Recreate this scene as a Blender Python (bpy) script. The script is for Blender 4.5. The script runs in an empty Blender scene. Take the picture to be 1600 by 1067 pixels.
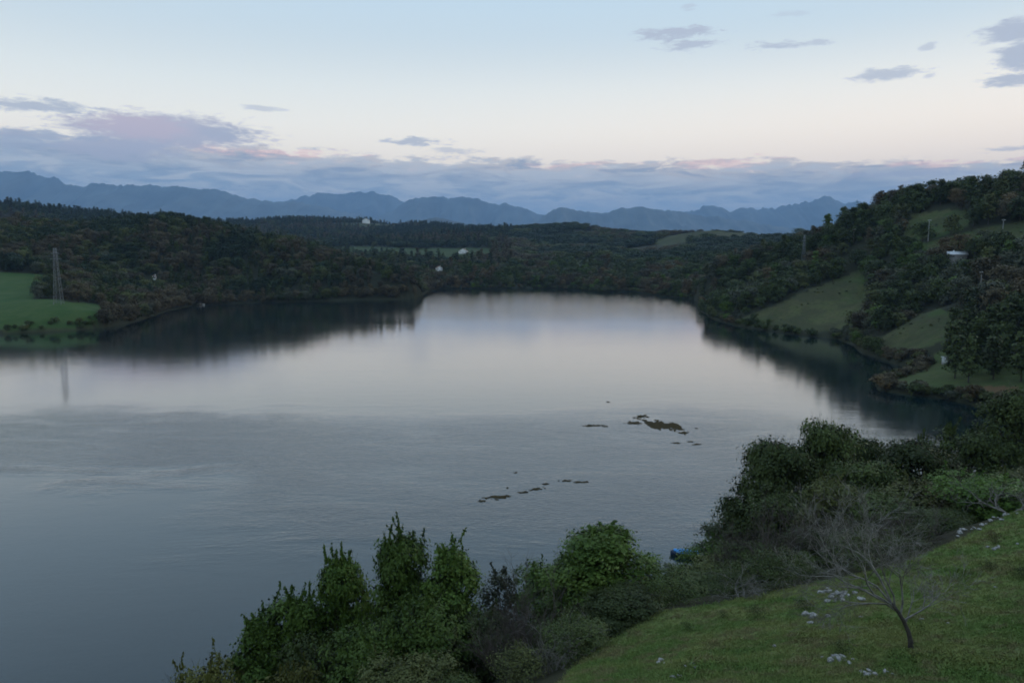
import bpy, math, random
import numpy as np
from mathutils import Vector

# ------------------------------------------------------------------ camera
SC = bpy.context.scene
COL = SC.collection
PW, PH, FPX, VH = 1600.0, 1067.0, 1156.0, 390.0      # photograph size, focal length in its pixels, horizon row
CAMZ = 45.0
TH = math.atan((PH / 2 - VH) / FPX)
cam = bpy.data.cameras.new('camera')
cam.sensor_width = 36.0
cam.sensor_fit = 'HORIZONTAL'
cam.lens = 36.0 * FPX / PW
cam.clip_start = 0.2
cam.clip_end = 120000
camo = bpy.data.objects.new('camera', cam)
camo.location = (0, 0, CAMZ)
camo.rotation_euler = (math.pi / 2 - TH, 0, 0)
COL.objects.link(camo)
SC.camera = camo
SC.render.engine = 'CYCLES'
cy = SC.cycles
cy.use_denoising = True
try:
    cy.denoiser = 'OPENIMAGEDENOISE'
except Exception:
    pass
cy.max_bounces = 5
cy.diffuse_bounces = 2
cy.glossy_bounces = 2
cy.transmission_bounces = 2
cy.transparent_max_bounces = 4
cy.volume_bounces = 0
cy.caustics_reflective = False
cy.caustics_refractive = False
cy.pixel_filter_type = 'BLACKMAN_HARRIS'
cy.filter_width = 1.8
SC.view_settings.view_transform = 'Standard'
SC.view_settings.look = 'None'
SC.view_settings.gamma = 1.0
SC.view_settings.use_curve_mapping = False
SC.view_settings.exposure = 0.0


def srgb(r, g, b):
    f = lambda c: (c / 255 / 12.92) if c / 255 <= 0.04045 else ((c / 255 + 0.055) / 1.055) ** 2.4
    return (f(r), f(g), f(b), 1.0)


def ray(u, v):
    dx = (u - PW / 2) / FPX
    dy = -(v - PH / 2) / FPX
    return np.array([dx, math.cos(TH) + dy * math.sin(TH), -math.sin(TH) + dy * math.cos(TH)])


def at(u, v, Y):
    d = ray(u, v)
    return np.array([0, 0, CAMZ]) + d * (Y / d[1])


def onwater(u, v, z=0.0):
    d = ray(u, v)
    t = (z - CAMZ) / d[2]
    return np.array([0, 0, CAMZ]) + d * t


def project(x, y, z):
    z = z - CAMZ
    dep = y * math.cos(TH) - z * math.sin(TH)
    up = y * math.sin(TH) + z * math.cos(TH)
    dep = np.where(dep < 0.01, 0.01, dep)
    return PW / 2 + FPX * x / dep, PH / 2 - FPX * up / dep


def azel(u, v):
    d = ray(u, v)
    return math.degrees(math.atan2(d[0], d[1])), math.degrees(math.atan2(d[2], math.hypot(d[0], d[1])))


# ------------------------------------------------------------------ node helper
class NT:
    def __init__(s, tree):
        s.t = tree
        s.n = tree.nodes
        s.l = tree.links

    def node(s, typ, **kw):
        n = s.n.new(typ)
        for k, v in kw.items():
            setattr(n, k, v)
        return n

    def put(s, sock, v):
        if isinstance(v, bpy.types.NodeSocket):
            s.l.new(v, sock)
        elif v is not None:
            sock.default_value = v

    def math(s, op, a, b=None, c=None, clamp=False):
        n = s.node('ShaderNodeMath', operation=op, use_clamp=clamp)
        s.put(n.inputs[0], a)
        if b is not None:
            s.put(n.inputs[1], b)
        if c is not None:
            s.put(n.inputs[2], c)
        return n.outputs[0]

    def mapr(s, v, a, b, c=0.0, d=1.0, smooth=True):
        n = s.node('ShaderNodeMapRange')
        n.interpolation_type = 'SMOOTHSTEP' if smooth else 'LINEAR'
        s.put(n.inputs['Value'], v)
        for k, val in (('From Min', a), ('From Max', b), ('To Min', c), ('To Max', d)):
            s.put(n.inputs[k], val)
        return n.outputs[0]

    def mix(s, f, a, b, mode='MIX'):
        n = s.node('ShaderNodeMix', data_type='RGBA', blend_type=mode)
        s.put(n.inputs[0], f)
        s.put(n.inputs[6], a)
        s.put(n.inputs[7], b)
        return n.outputs[2]

    def noise(s, vec, scale, detail=4.0, rough=0.55, dist=0.0, col=False):
        n = s.node('ShaderNodeTexNoise')
        if vec is not None:
            s.put(n.inputs['Vector'], vec)
        s.put(n.inputs['Scale'], scale)
        s.put(n.inputs['Detail'], detail)
        s.put(n.inputs['Roughness'], rough)
        s.put(n.inputs['Distortion'], dist)
        return n.outputs[1 if col else 0]

    def comb(s, x, y, z):
        n = s.node('ShaderNodeCombineXYZ')
        for i, v in enumerate((x, y, z)):
            s.put(n.inputs[i], v)
        return n.outputs[0]

    def ramp(s, fac, stops):
        n = s.node('ShaderNodeValToRGB')
        e = n.color_ramp.elements
        while len(e) > 1:
            e.remove(e[0])
        e[0].position, e[0].color = stops[0]
        for p, c in stops[1:]:
            x = e.new(p)
            x.color = c
        s.put(n.inputs[0], fac)
        return n.outputs[0]


# ------------------------------------------------------------------ world: dusk sky with a low cloud bank
SUN_AZ, SUN_EL = 62.0, 12.0                  # the sun has gone down to the right of the view
wd = bpy.data.worlds.new('World')
SC.world = wd
wd.use_nodes = True
W = NT(wd.node_tree)
W.n.clear()
tc = W.node('ShaderNodeTexCoord')
sep = W.node('ShaderNodeSeparateXYZ')
W.l.new(tc.outputs['Generated'], sep.inputs[0])
EL = W.math('MULTIPLY', W.math('ARCSINE', sep.outputs[2]), 57.29578)
AZ = W.math('MULTIPLY', W.math('ARCTAN2', sep.outputs[0], sep.outputs[1]), 57.29578)
sky = W.node('ShaderNodeTexSky')
sky.sky_type = 'NISHITA'
sky.sun_disc = False
sky.sun_elevation = math.radians(SUN_EL)
sky.sun_rotation = math.radians(SUN_AZ)
sky.air_density = 1.0
sky.dust_density = 1.0
sky.ozone_density = 2.0
SKYGAIN = 1.0
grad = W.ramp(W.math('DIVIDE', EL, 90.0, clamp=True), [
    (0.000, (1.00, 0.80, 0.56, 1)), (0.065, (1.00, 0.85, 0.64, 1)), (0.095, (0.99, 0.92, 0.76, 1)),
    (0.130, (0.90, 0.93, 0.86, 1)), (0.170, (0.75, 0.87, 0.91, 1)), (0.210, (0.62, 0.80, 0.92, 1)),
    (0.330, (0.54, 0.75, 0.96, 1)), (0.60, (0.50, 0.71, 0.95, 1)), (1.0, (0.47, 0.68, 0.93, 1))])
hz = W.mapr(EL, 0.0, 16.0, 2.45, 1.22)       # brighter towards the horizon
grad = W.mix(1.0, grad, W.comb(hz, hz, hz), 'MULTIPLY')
warm = W.mapr(AZ, -30.0, 45.0, 0.0, 1.0)
warm = W.math('MULTIPLY', warm, W.mapr(EL, 16.0, 5.0, 0.0, 1.0))
grad = W.mix(W.math('MULTIPLY', warm, 0.55), grad, (2.15, 1.66, 1.18, 1))
# cloud texture space: azimuth and stretched elevation
cv = W.comb(W.math('MULTIPLY', AZ, 0.055), W.math('MULTIPLY', EL, 0.22), 0.0)
n1 = W.noise(cv, 3.2, 6.0, 0.62, 0.3)
n2 = W.noise(cv, 9.0, 5.0, 0.6, 0.2)
n3 = W.noise(W.comb(W.math('MULTIPLY', AZ, 0.03), W.math('MULTIPLY', EL, 0.33), 7.3), 4.0, 4.0, 0.55)
# the bank in two layers: a paler one behind, a bluer one in front; tops fall slowly to the right and are lumpy
n4 = W.noise(cv, 22.0, 5.0, 0.65, 0.4)
nl = W.noise(W.comb(W.math('MULTIPLY', AZ, 0.042), W.math('MULTIPLY', EL, 0.26), 2.1), 5.0, 6.0, 0.6, 0.9)   # long streaks
top = W.mapr(AZ, -36.0, 30.0, 7.7, 5.95, smooth=False)
lump = W.math('ADD', W.math('MULTIPLY', W.math('SUBTRACT', n1, 0.5), 2.6), W.math('MULTIPLY', W.math('SUBTRACT', n2, 0.5), 1.9))
lump = W.math('ADD', lump, W.math('MULTIPLY', W.math('SUBTRACT', n4, 0.5), 0.9))
below = W.math('SUBTRACT', W.math('ADD', top, lump), EL)
bank = W.mapr(below, -0.12, 0.42, 0.0, 1.0)
depth = W.mapr(below, 0.0, 4.4, 0.0, 1.0)
bcol = W.ramp(depth, [(0.0, (1.02, 0.86, 0.83, 1)), (0.14, (0.72, 0.70, 0.80, 1)), (0.40, (0.56, 0.61, 0.78, 1)),
                      (0.75, (0.42, 0.53, 0.76, 1)), (1.0, (0.38, 0.51, 0.75, 1))])
bcol = W.mix(W.mapr(nl, 0.47, 0.62, 0.0, 0.75), bcol, (0.86, 0.86, 0.98, 1))
bcol = W.mix(W.mapr(W.math('ADD', nl, W.math('MULTIPLY', n2, 0.5)), 0.76, 0.58, 0.0, 0.7), bcol, (0.32, 0.40, 0.60, 1))
low = W.math('ADD', W.math('MULTIPLY', top, 0.62), W.math('MULTIPLY', W.math('SUBTRACT', n2, 0.5), 4.2))
low = W.math('SUBTRACT', W.math('ADD', low, W.math('MULTIPLY', W.math('SUBTRACT', n4, 0.5), 1.4)), EL)
fcol = W.ramp(W.mapr(low, 0.0, 1.6), [(0.0, (0.80, 0.82, 0.95, 1)), (0.35, (0.58, 0.64, 0.82, 1)), (1.0, (0.40, 0.52, 0.76, 1))])
bcol = W.mix(W.mapr(low, -0.1, 0.45, 0.0, 0.65), bcol, fcol)
pink = W.math('MULTIPLY', W.mapr(below, 0.9, 0.1, 0.0, 1.0), W.mapr(n3, 0.50, 0.60, 0.0, 0.75))
bcol = W.mix(pink, bcol, (1.70, 1.02, 0.92, 1))
bcol = W.mix(1.0, bcol, (1.22, 1.21, 1.02, 1), 'MULTIPLY')
col = W.mix(bank, grad, bcol)
# loose clouds above the bank: centre px, half sizes px, strength, pinkness
CL = [(255, 206, 140, 27, 0.95, 0.22), (175, 232, 90, 16, 0.9, 0.15), (215, 199, 75, 17, 0.5, 0.8), (345, 208, 50, 11, 0.45, 0.0), (60, 165, 85, 9, 0.8, 0.0),
      (30, 210, 90, 9, 0.85, 0.0), (20, 222, 50, 10, 0.8, 0.0), (408, 170, 32, 4, 0.5, 0.0), (648, 222, 50, 6, 0.75, 0.0),
      (705, 236, 50, 5, 0.5, 0.0), (1052, 53, 66, 9, 0.85, 0.0), (1075, 71, 46, 8, 0.8, 0.0), (1205, 71, 40, 6, 0.75, 0.0),
      (1278, 67, 26, 5, 0.6, 0.0), (1385, 117, 48, 9, 0.75, 0.0), (1450, 72, 12, 5, 0.55, 0.0), (1452, 118, 10, 4, 0.5, 0.0),
      (1592, 48, 45, 15, 0.9, 0.0), (1605, 85, 40, 18, 0.9, 0.0), (1592, 122, 38, 12, 0.85, 0.0), (1585, 233, 30, 4, 0.6, 0.0),
      (1430, 271, 95, 6, 0.75, 0.1), (1078, 11, 16, 4, 0.4, 0.0), (1235, 22, 30, 5, 0.3, 0.0)]
wa = W.math('MULTIPLY', W.math('SUBTRACT', n1, 0.5), 2.4)
we = W.math('MULTIPLY', W.math('SUBTRACT', n2, 0.5), 1.1)
AZw = W.math('ADD', AZ, wa)
ELw = W.math('ADD', EL, we)
edge = W.math('ADD', W.math('MULTIPLY', W.math('SUBTRACT', W.noise(cv, 14.0, 6.0, 0.7, 0.5), 0.5), 2.8), W.math('MULTIPLY', W.math('SUBTRACT', n4, 0.5), 1.0))
for (u, v, a, b, st, pk) in CL:
    a0, e0 = azel(u, v)
    sx, sy = a / FPX * 57.3, b / FPX * 57.3
    k = 1.0 if b > 12 else 0.6
    dx = W.math('DIVIDE', W.math('SUBTRACT', W.math('MULTIPLY_ADD', wa, k, AZ), a0), sx)
    dy = W.math('DIVIDE', W.math('SUBTRACT', W.math('MULTIPLY_ADD', we, k, EL), e0), sy)
    d = W.math('SQRT', W.math('ADD', W.math('MULTIPLY', dx, dx), W.math('MULTIPLY', dy, dy)))
    m = W.mapr(W.math('MULTIPLY_ADD', edge, 0.55 if b > 12 else 1.0, d), 1.15, 0.55 if b > 12 else 0.35, 0.0, st)
    c = (0.66 + 0.50 * pk, 0.70 + 0.10 * pk, 0.80 + 0.02 * pk, 1)
    col = W.mix(m, col, c)
nis = W.mix(1.0, sky.outputs[0], (0.55, 0.55, 0.55, 1), 'MULTIPLY')
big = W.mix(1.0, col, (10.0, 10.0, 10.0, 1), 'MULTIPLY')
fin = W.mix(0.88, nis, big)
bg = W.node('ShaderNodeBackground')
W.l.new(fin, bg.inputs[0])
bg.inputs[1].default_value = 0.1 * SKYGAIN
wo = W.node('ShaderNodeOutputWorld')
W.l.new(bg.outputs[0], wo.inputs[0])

# the last weak light of the low sun
sl = bpy.data.lights.new('sun', 'SUN')
sl.energy = 0.75
sl.angle = math.radians(32)
sl.color = (1.0, 0.86, 0.70)
so = bpy.data.objects.new('sun', sl)
a, e = math.radians(SUN_AZ), math.radians(SUN_EL + 9)
so.rotation_euler = Vector((-math.sin(a) * math.cos(e), -math.cos(a) * math.cos(e), -math.sin(e))).to_track_quat('-Z', 'Y').to_euler()
so.location = (300, 0, 300)
COL.objects.link(so)


# ------------------------------------------------------------------ numeric helpers
def hash2(ix, iy, seed):
    h = (ix.astype(np.int64) * 374761393 + iy.astype(np.int64) * 668265263 + seed * 1442695041) & 0xffffffff
    h = ((h ^ (h >> 13)) * 1274126177) & 0xffffffff
    h = (h ^ (h >> 16)) & 0xffffffff
    return h / 4294967295.0


def vnoise(x, y, seed=0):
    ix = np.floor(x); iy = np.floor(y)
    fx = x - ix; fy = y - iy
    fx = fx * fx * fx * (fx * (fx * 6 - 15) + 10); fy = fy * fy * fy * (fy * (fy * 6 - 15) + 10)
    ix = ix.astype(np.int64); iy = iy.astype(np.int64)
    a = hash2(ix, iy, seed); b = hash2(ix + 1, iy, seed); c = hash2(ix, iy + 1, seed); d = hash2(ix + 1, iy + 1, seed)
    return (a + (b - a) * fx) * (1 - fy) + (c + (d - c) * fx) * fy


def fbm(x, y, octv=5, seed=0, gain=0.5):
    s = np.zeros_like(x); a = 1.0; t = 0.0
    for o in range(octv):
        s += a * vnoise(x * 2 ** o, y * 2 ** o, seed + o * 17)
        t += a; a *= gain
    return s / t - 0.5


def inpoly(px, py, poly):
    ins = np.zeros(px.shape, bool)
    n = len(poly)
    for i in range(n):
        x0, y0 = poly[i][:2]; x1, y1 = poly[(i + 1) % n][:2]
        if y0 == y1:
            continue
        c = ((y0 > py) != (y1 > py)) & (px < (x1 - x0) * (py - y0) / (y1 - y0) + x0)
        ins ^= c
    return ins


def segdist(px, py, poly):
    best = np.full(px.shape, 1e18)
    n = len(poly)
    for i in range(n):
        x0, y0 = poly[i][:2]; x1, y1 = poly[(i + 1) % n][:2]
        dx, dy = x1 - x0, y1 - y0
        L = dx * dx + dy * dy + 1e-9
        t = np.clip(((px - x0) * dx + (py - y0) * dy) / L, 0, 1)
        best = np.minimum(best, (px - x0 - t * dx) ** 2 + (py - y0 - t * dy) ** 2)
    return np.sqrt(best)


# ------------------------------------------------------------------ the lie of the land
shore_px = [(0, 522), (60, 519), (130, 515), (170, 511), (205, 504), (235, 495), (262, 486), (300, 478), (350, 475), (420, 472), (480, 471),
            (560, 469), (620, 468), (648, 466), (662, 460), (668, 455),
            (690, 451), (740, 451), (800, 450), (860, 451), (905, 453), (940, 457), (962, 455), (985, 455.5), (1010, 459), (1050, 464), (1085, 468),
            (1096, 476), (1094, 486), (1112, 498), (1135, 505), (1150, 509), (1180, 514), (1225, 521), (1270, 526), (1310, 530), (1335, 540),
            (1345, 550), (1362, 556), (1395, 568), (1428, 578), (1415, 588), (1366, 599), (1372, 609), (1410, 616), (1470, 622), (1515, 632),
            (1550, 642), (1600, 652)]
LAKE = [tuple(onwater(u, v)[:2]) for u, v in shore_px]
LAKE += [(155, 196), (158, 182), (146, 166), (128, 146), (104, 122), (80, 106), (55, 96), (30, 88), (5, 78), (-15, 69), (-32, 60), (-55, 50),
         (-100, 40), (-180, 40), (-330, 60), (-480, 160), (-520, 280), (-430, 360), (-330, 385)]
CP = []


def cp(u, v, Y, lift=0.0):
    p = at(u, v, Y)
    CP.append((p[0], p[1], p[2] + lift))


for q in LAKE:
    CP.append((q[0], q[1], 0.4))
# right hill: ridge, behind it, slopes
for u, v, Y in [(1110, 425, 640), (1180, 408, 620), (1240, 393, 600), (1285, 373, 580), (1330, 350, 560), (1380, 329, 540), (1430, 316, 520),
                (1500, 316, 500), (1560, 311, 490), (1600, 305, 480), (1720, 296, 450)]:
    v = v - 9 * min(1, max(0, (u - 1240) / 140))
    cp(u, v, Y)
    p = at(u, v, Y)
    CP.append((p[0] + 40, p[1] + 170, max(6, p[2] - 30)))
for t in [(1340, 428, 470), (1260, 455, 455), (1200, 482, 445), (1300, 490, 415), (1350, 470, 430), (1450, 377, 440), (1400, 455, 400), (1500, 405, 400),
          (1600, 412, 370), (1500, 470, 340), (1462, 486, 325), (1400, 520, 320), (1440, 545, 285), (1600, 500, 275), (1500, 555, 262),
          (1440, 583, 252), (1550, 582, 238), (1600, 600, 214), (1150, 480, 540), (1180, 450, 575)]:
    cp(*t)
CP += [(260, 300, 48), (300, 200, 45), (220, 170, 30), (180, 180, 14), (170, 130, 22), (400, 500, 70), (500, 300, 60)]
# far side of the lake and the hills beyond
for t in [(1010, 380, 1500), (1060, 369, 1500), (1110, 363, 1500), (1160, 364, 1500), (1200, 368, 1500), (1260, 372, 1500), (1330, 378, 1500), (960, 388, 1450),
          (740, 367, 2000), (800, 362, 2000), (850, 356, 2000), (900, 357, 2000), (950, 364, 2000), (990, 372, 2000), (1060, 372, 2000),
          (330, 358, 2800), (370, 354, 2800), (410, 350, 2800), (425, 346, 2800), (460, 346, 2800), (500, 348, 2800), (550, 350, 2800), (600, 352, 2800), (650, 352, 2800), (700, 354, 2800),
          (760, 360, 2800), (820, 366, 2800), (600, 374, 2200), (500, 376, 2100), (700, 374, 2100), (560, 390, 1550), (640, 394, 1450), (740, 396, 1350),
          (480, 388, 1700), (700, 412, 1080), (690, 428, 930), (800, 412, 1080), (900, 418, 1000), (1000, 418, 960), (1000, 398, 1200), (880, 390, 1450),
          (1100, 395, 1150), (1080, 430, 850), (1200, 390, 1050), (1320, 385, 1050)]:
    cp(*t)
for t in [(640, 360, 2350), (900, 380, 2500), (1100, 385, 1900), (1250, 388, 1900), (500, 366, 3400), (700, 370, 3400), (300, 372, 3300), (900, 375, 3400),
          (1200, 380, 3000), (1450, 380, 2000), (1600, 380, 1500), (1700, 380, 3000)]:
    cp(*t)
# left: crest, far ridge, fields
for u, v, Y in [(-120, 366, 900), (0, 366, 880), (100, 365, 860), (200, 358, 840), (270, 349, 820), (330, 361, 800), (400, 374, 770), (450, 387, 740),
                (500, 406, 725), (560, 416, 710), (610, 425, 700), (645, 440, 690)]:
    cp(u, v, Y)
    p = at(u, v, Y)
    CP.append((p[0] - 20, p[1] + 230, min(p[2] - 8, 18)))
for t in [(-150, 328, 1700), (-60, 322, 1700), (10, 324, 1700), (60, 334, 1650), (130, 341, 1650), (210, 347, 1650), (300, 358, 1650), (0, 428, 560), (75, 436, 545), (0, 452, 500), (0, 470, 455), (100, 476, 445), (150, 487, 430),
          (60, 505, 408), (200, 452, 640), (300, 448, 670), (400, 446, 670), (150, 440, 600)]:
    cp(*t)
CP += [(-500, 500, 30), (-620, 420, 30), (-700, 700, 60), (-900, 1400, 60), (-1600, 2600, 70)]
# the meadow the camera looks over, and the bank under the trees
for t in [(1420, 1010, 24), (1600, 1067, 19), (1250, 1067, 21.5), (1050, 1067, 23.3), (900, 1067, 25.5), (1040, 952, 37), (1200, 926, 38.5), (1320, 930, 34.5),
          (1400, 880, 39), (1490, 848, 42.5), (1600, 797, 46.5), (1600, 900, 32), (1500, 950, 28.8), (1150, 1000, 29.5), (1000, 1005, 31)]:
    cp(*t)
CP += [(0, 0, 43.0), (4, 0, 43.0), (-6, 0, 41.5), (0, 3, 41.4), (4, 6, 39.6), (4, 9, 37.6), (-6, 10, 35.0), (-12, 18, 28.5), (2, 18, 32.6), (8, 12, 36.4), (12, 16, 34.9), (-4, 26, 26.5), (-2, 34, 23), (-10, 36, 18), (-20, 30, 17), (-18, 40, 12.5), (-25, 45, 7),
       (-40, 30, 12), (4, 48, 19), (10, 58, 14.5), (18, 70, 9.5), (-6, 55, 9), (24, 56, 19.5), (40, 62, 20), (52, 70, 17), (45, 84, 8), (62, 84, 12), (80, 80, 19),
       (46, 44, 29.5), (70, 50, 31.5), (100, 60, 34), (110, 95, 21), (30, -10, 46), (0, -15, 47), (-40, 0, 36), (60, 0, 48), (20, 10, 40.5), (45, 20, 40),
       (0, -200, 60), (300, 0, 70), (-300, -100, 40), (0, -2000, 60), (2500, 0, 80), (-2500, 0, 60), (2500, 2000, 80)]
CPA = np.array(CP, float)
_n = len(CPA)
_D = np.sqrt((CPA[:, None, 0] - CPA[None, :, 0]) ** 2 + (CPA[:, None, 1] - CPA[None, :, 1]) ** 2 + 1.0)
_A = np.zeros((_n + 1, _n + 1)); _A[:_n, :_n] = _D + np.eye(_n) * -0.15; _A[:_n, _n] = 1; _A[_n, :_n] = 1
_w = np.linalg.solve(_A, np.append(CPA[:, 2], 0))


def H(x, y):
    x = np.asarray(x, float); y = np.asarray(y, float)
    shp = x.shape
    x = x.ravel(); y = y.ravel()
    out = np.empty_like(x)
    for i in range(0, len(x), 20000):
        xs, ys = x[i:i + 20000], y[i:i + 20000]
        z = np.full(xs.shape, _w[_n])
        for k in range(_n):
            z += _w[k] * np.sqrt((xs - CPA[k, 0]) ** 2 + (ys - CPA[k, 1]) ** 2 + 1.0)
        r = np.hypot(xs, ys)
        s = segdist(xs, ys, LAKE)
        s = np.where(inpoly(xs, ys, LAKE), -s, s)
        land = np.clip(s / 60, 0, 1)
        z = z + land * (fbm(xs / 90, ys / 90, 4, 3) * 10 * np.clip((r - 150) / 400, 0, 1) + fbm(xs / 400, ys / 400, 3, 9) * 26 * np.clip((r - 1000) / 1500, 0, 1))
        z = z + fbm(xs / 2.6, ys / 2.6, 4, 5) * 0.42 * np.clip(1 - r / 160, 0, 1) * np.clip(s / 6, 0, 1)
        lo = 0.12 + np.clip(s, 0, 9) * 0.22 + np.clip(s - 9, 0, 500) * 0.02
        z = np.where(s > 0, np.maximum(z, lo), -0.15 - np.clip(-s, 0, 20) * 0.2)
        out[i:i + 20000] = z
    return out.reshape(shp)


def h1(x, y):
    return float(H(np.array([x]), np.array([y]))[0])


def pick(u, v, near=8.0, far=3500.0):
    """first hit of the line of sight with the terrain"""
    d = ray(u, v); d = d / d[1]
    ts = np.geomspace(near, far, 700)
    zz = CAMZ + d[2] * ts
    hh = np.maximum(H(d[0] * ts, ts), 0)
    k = np.argmax(zz <= hh)
    if zz[k] > hh[k]:
        return None
    a_, b_ = ts[max(k - 1, 0)], ts[k]
    t2 = np.linspace(a_, b_, 30)
    hh = np.maximum(H(d[0] * t2, t2), 0)
    j = np.argmax(CAMZ + d[2] * t2 <= hh)
    return (d[0] * t2[j], t2[j], float(hh[j]))


# ------------------------------------------------------------------ mesh and object helpers
def mesh_np(name, V, F, mats=(), midx=None, smooth=False):
    """V (n,3); F list of int arrays (m,k)"""
    me = bpy.data.meshes.new(name)
    V = np.asarray(V, np.float32)
    F = [np.asarray(f, np.int32) for f in F if len(f)]
    nf = sum(len(f) for f in F)
    me.vertices.add(len(V)); me.vertices.foreach_set('co', V.ravel())
    loops = np.concatenate([f.ravel() for f in F])
    tot = np.concatenate([np.full(len(f), f.shape[1], np.int32) for f in F])
    st = np.concatenate([[0], np.cumsum(tot)[:-1]]).astype(np.int32)
    me.loops.add(len(loops)); me.loops.foreach_set('vertex_index', loops)
    me.polygons.add(nf); me.polygons.foreach_set('loop_start', st)
    try:
        me.polygons.foreach_set('loop_total', tot)
    except Exception:
        pass
    for m in mats:
        me.materials.append(m)
    if midx is not None:
        me.polygons.foreach_set('material_index', np.asarray(midx, np.int32))
    if smooth:
        me.polygons.foreach_set('use_smooth', np.ones(nf, bool))
    me.update(calc_edges=True)
    me.validate()
    return me


def link(name, me, parent=None, loc=None):
    o = bpy.data.objects.new(name, me)
    COL.objects.link(o)
    if parent:
        o.parent = parent
    if loc is not None:
        o.location = loc
    return o


def tag(o, label, cat, group=None, kind=None):
    if label:
        o['label'] = label
    if cat:
        o['category'] = cat
    if group:
        o['group'] = group
    if kind:
        o['kind'] = kind
    return o


def root(name, loc, rz=0.0, sc=(1, 1, 1)):
    o = bpy.data.objects.new(name, None)
    o.empty_display_size = 0.3
    COL.objects.link(o)
    o.location = loc
    o.rotation_euler = (0, 0, rz)
    o.scale = sc
    return o


class MB:
    """collects boxes, tubes and loose polygons into one mesh"""

    def __init__(s):
        s.v = []; s.f = {}; s.n = 0

    def add(s, V, F):
        V = np.asarray(V, float)
        s.v.append(V)
        for f in F:
            s.f.setdefault(len(f), []).append([i + s.n for i in f])
        s.n += len(V)

    def box(s, x0, y0, z0, x1, y1, z1):
        s.add([(x0, y0, z0), (x1, y0, z0), (x1, y1, z0), (x0, y1, z0), (x0, y0, z1), (x1, y0, z1), (x1, y1, z1), (x0, y1, z1)],
              [(0, 3, 2, 1), (4, 5, 6, 7), (0, 1, 5, 4), (1, 2, 6, 5), (2, 3, 7, 6), (3, 0, 4, 7)])

    def tube(s, pts, rad, k=5, cap=True):
        pts = np.asarray(pts, float)
        m = len(pts)
        T = np.gradient(pts, axis=0)
        T /= np.linalg.norm(T, axis=1)[:, None] + 1e-9
        ref = np.array([0, 0, 1.0]) if abs(T[0][2]) < 0.9 else np.array([1.0, 0, 0])
        A = np.cross(T, ref); A /= np.linalg.norm(A, axis=1)[:, None] + 1e-9
        B = np.cross(T, A)
        an = np.arange(k) * 2 * math.pi / k
        R = np.asarray(rad, float).reshape(-1, 1, 1) * np.ones((m, 1, 1))
        V = pts[:, None, :] + R * (A[:, None, :] * np.cos(an)[None, :, None] + B[:, None, :] * np.sin(an)[None, :, None])
        F = [(i * k + j, i * k + (j + 1) % k, (i + 1) * k + (j + 1) % k, (i + 1) * k + j) for i in range(m - 1) for j in range(k)]
        s.add(V.reshape(-1, 3), F)
        if cap and k > 3:
            o = s.n - m * k
            s.f.setdefault(k, []).append([o + (m - 1) * k + j for j in range(k)])

    def arrays(s):
        return (np.concatenate(s.v), [np.array(f) for f in s.f.values()])

    def mesh(s, name, mat, smooth=False):
        V, F = s.arrays()
        return mesh_np(name, V, F, [mat], smooth=smooth)

    def build(s, name, mat, parent=None, loc=None, smooth=False):
        return link(name, s.mesh(name, mat, smooth), parent, loc)


# ------------------------------------------------------------------ materials
def material(name):
    m = bpy.data.materials.new(name)
    m.use_nodes = True
    t = NT(m.node_tree)
    b = t.n.get('Principled BSDF')
    return m, t, b


def plain(name, c, rough=0.7, var=0.15, scale=3.0, metal=0.0):
    m, t, b = material(name)
    o = t.node('ShaderNodeTexCoord').outputs['Object']
    n = t.noise(o, scale, 5.0, 0.6)
    c = tuple(c[:3]) + (1,)
    lo = tuple(x * (1 - var) for x in c[:3]) + (1,)
    hi = tuple(min(1, x * (1 + var)) for x in c[:3]) + (1,)
    t.l.new(t.mix(t.mapr(n, 0.3, 0.7), lo, hi), b.inputs['Base Color'])
    b.inputs['Roughness'].default_value = rough
    b.inputs['Metallic'].default_value = metal
    return m


def foliage(name, c, c2, rough=0.55, hue=0.3):
    """leaf colour varies leaf by leaf, tree by tree and slowly through the crown"""
    m, t, b = material(name)
    geo = t.node('ShaderNodeNewGeometry')
    inf = t.node('ShaderNodeObjectInfo')
    n = t.noise(t.node('ShaderNodeTexCoord').outputs['Object'], 0.55, 3.0, 0.55)
    f = t.math('ADD', t.math('MULTIPLY', geo.outputs['Random Per Island'], 0.28), t.math('MULTIPLY', t.mapr(n, 0.36, 0.64), 0.72))
    base = t.mix(f, tuple(c) + (1,), tuple(c2) + (1,))
    v = t.mapr(inf.outputs['Random'], 0.0, 1.0, 0.66, 1.34, smooth=False)
    base = t.mix(1.0, base, t.comb(v, v, v), 'MULTIPLY')
    t.l.new(base, b.inputs['Base Color'])
    b.inputs['Roughness'].default_value = rough
    b.inputs['Specular IOR Level'].default_value = 0.12
    return m


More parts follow.
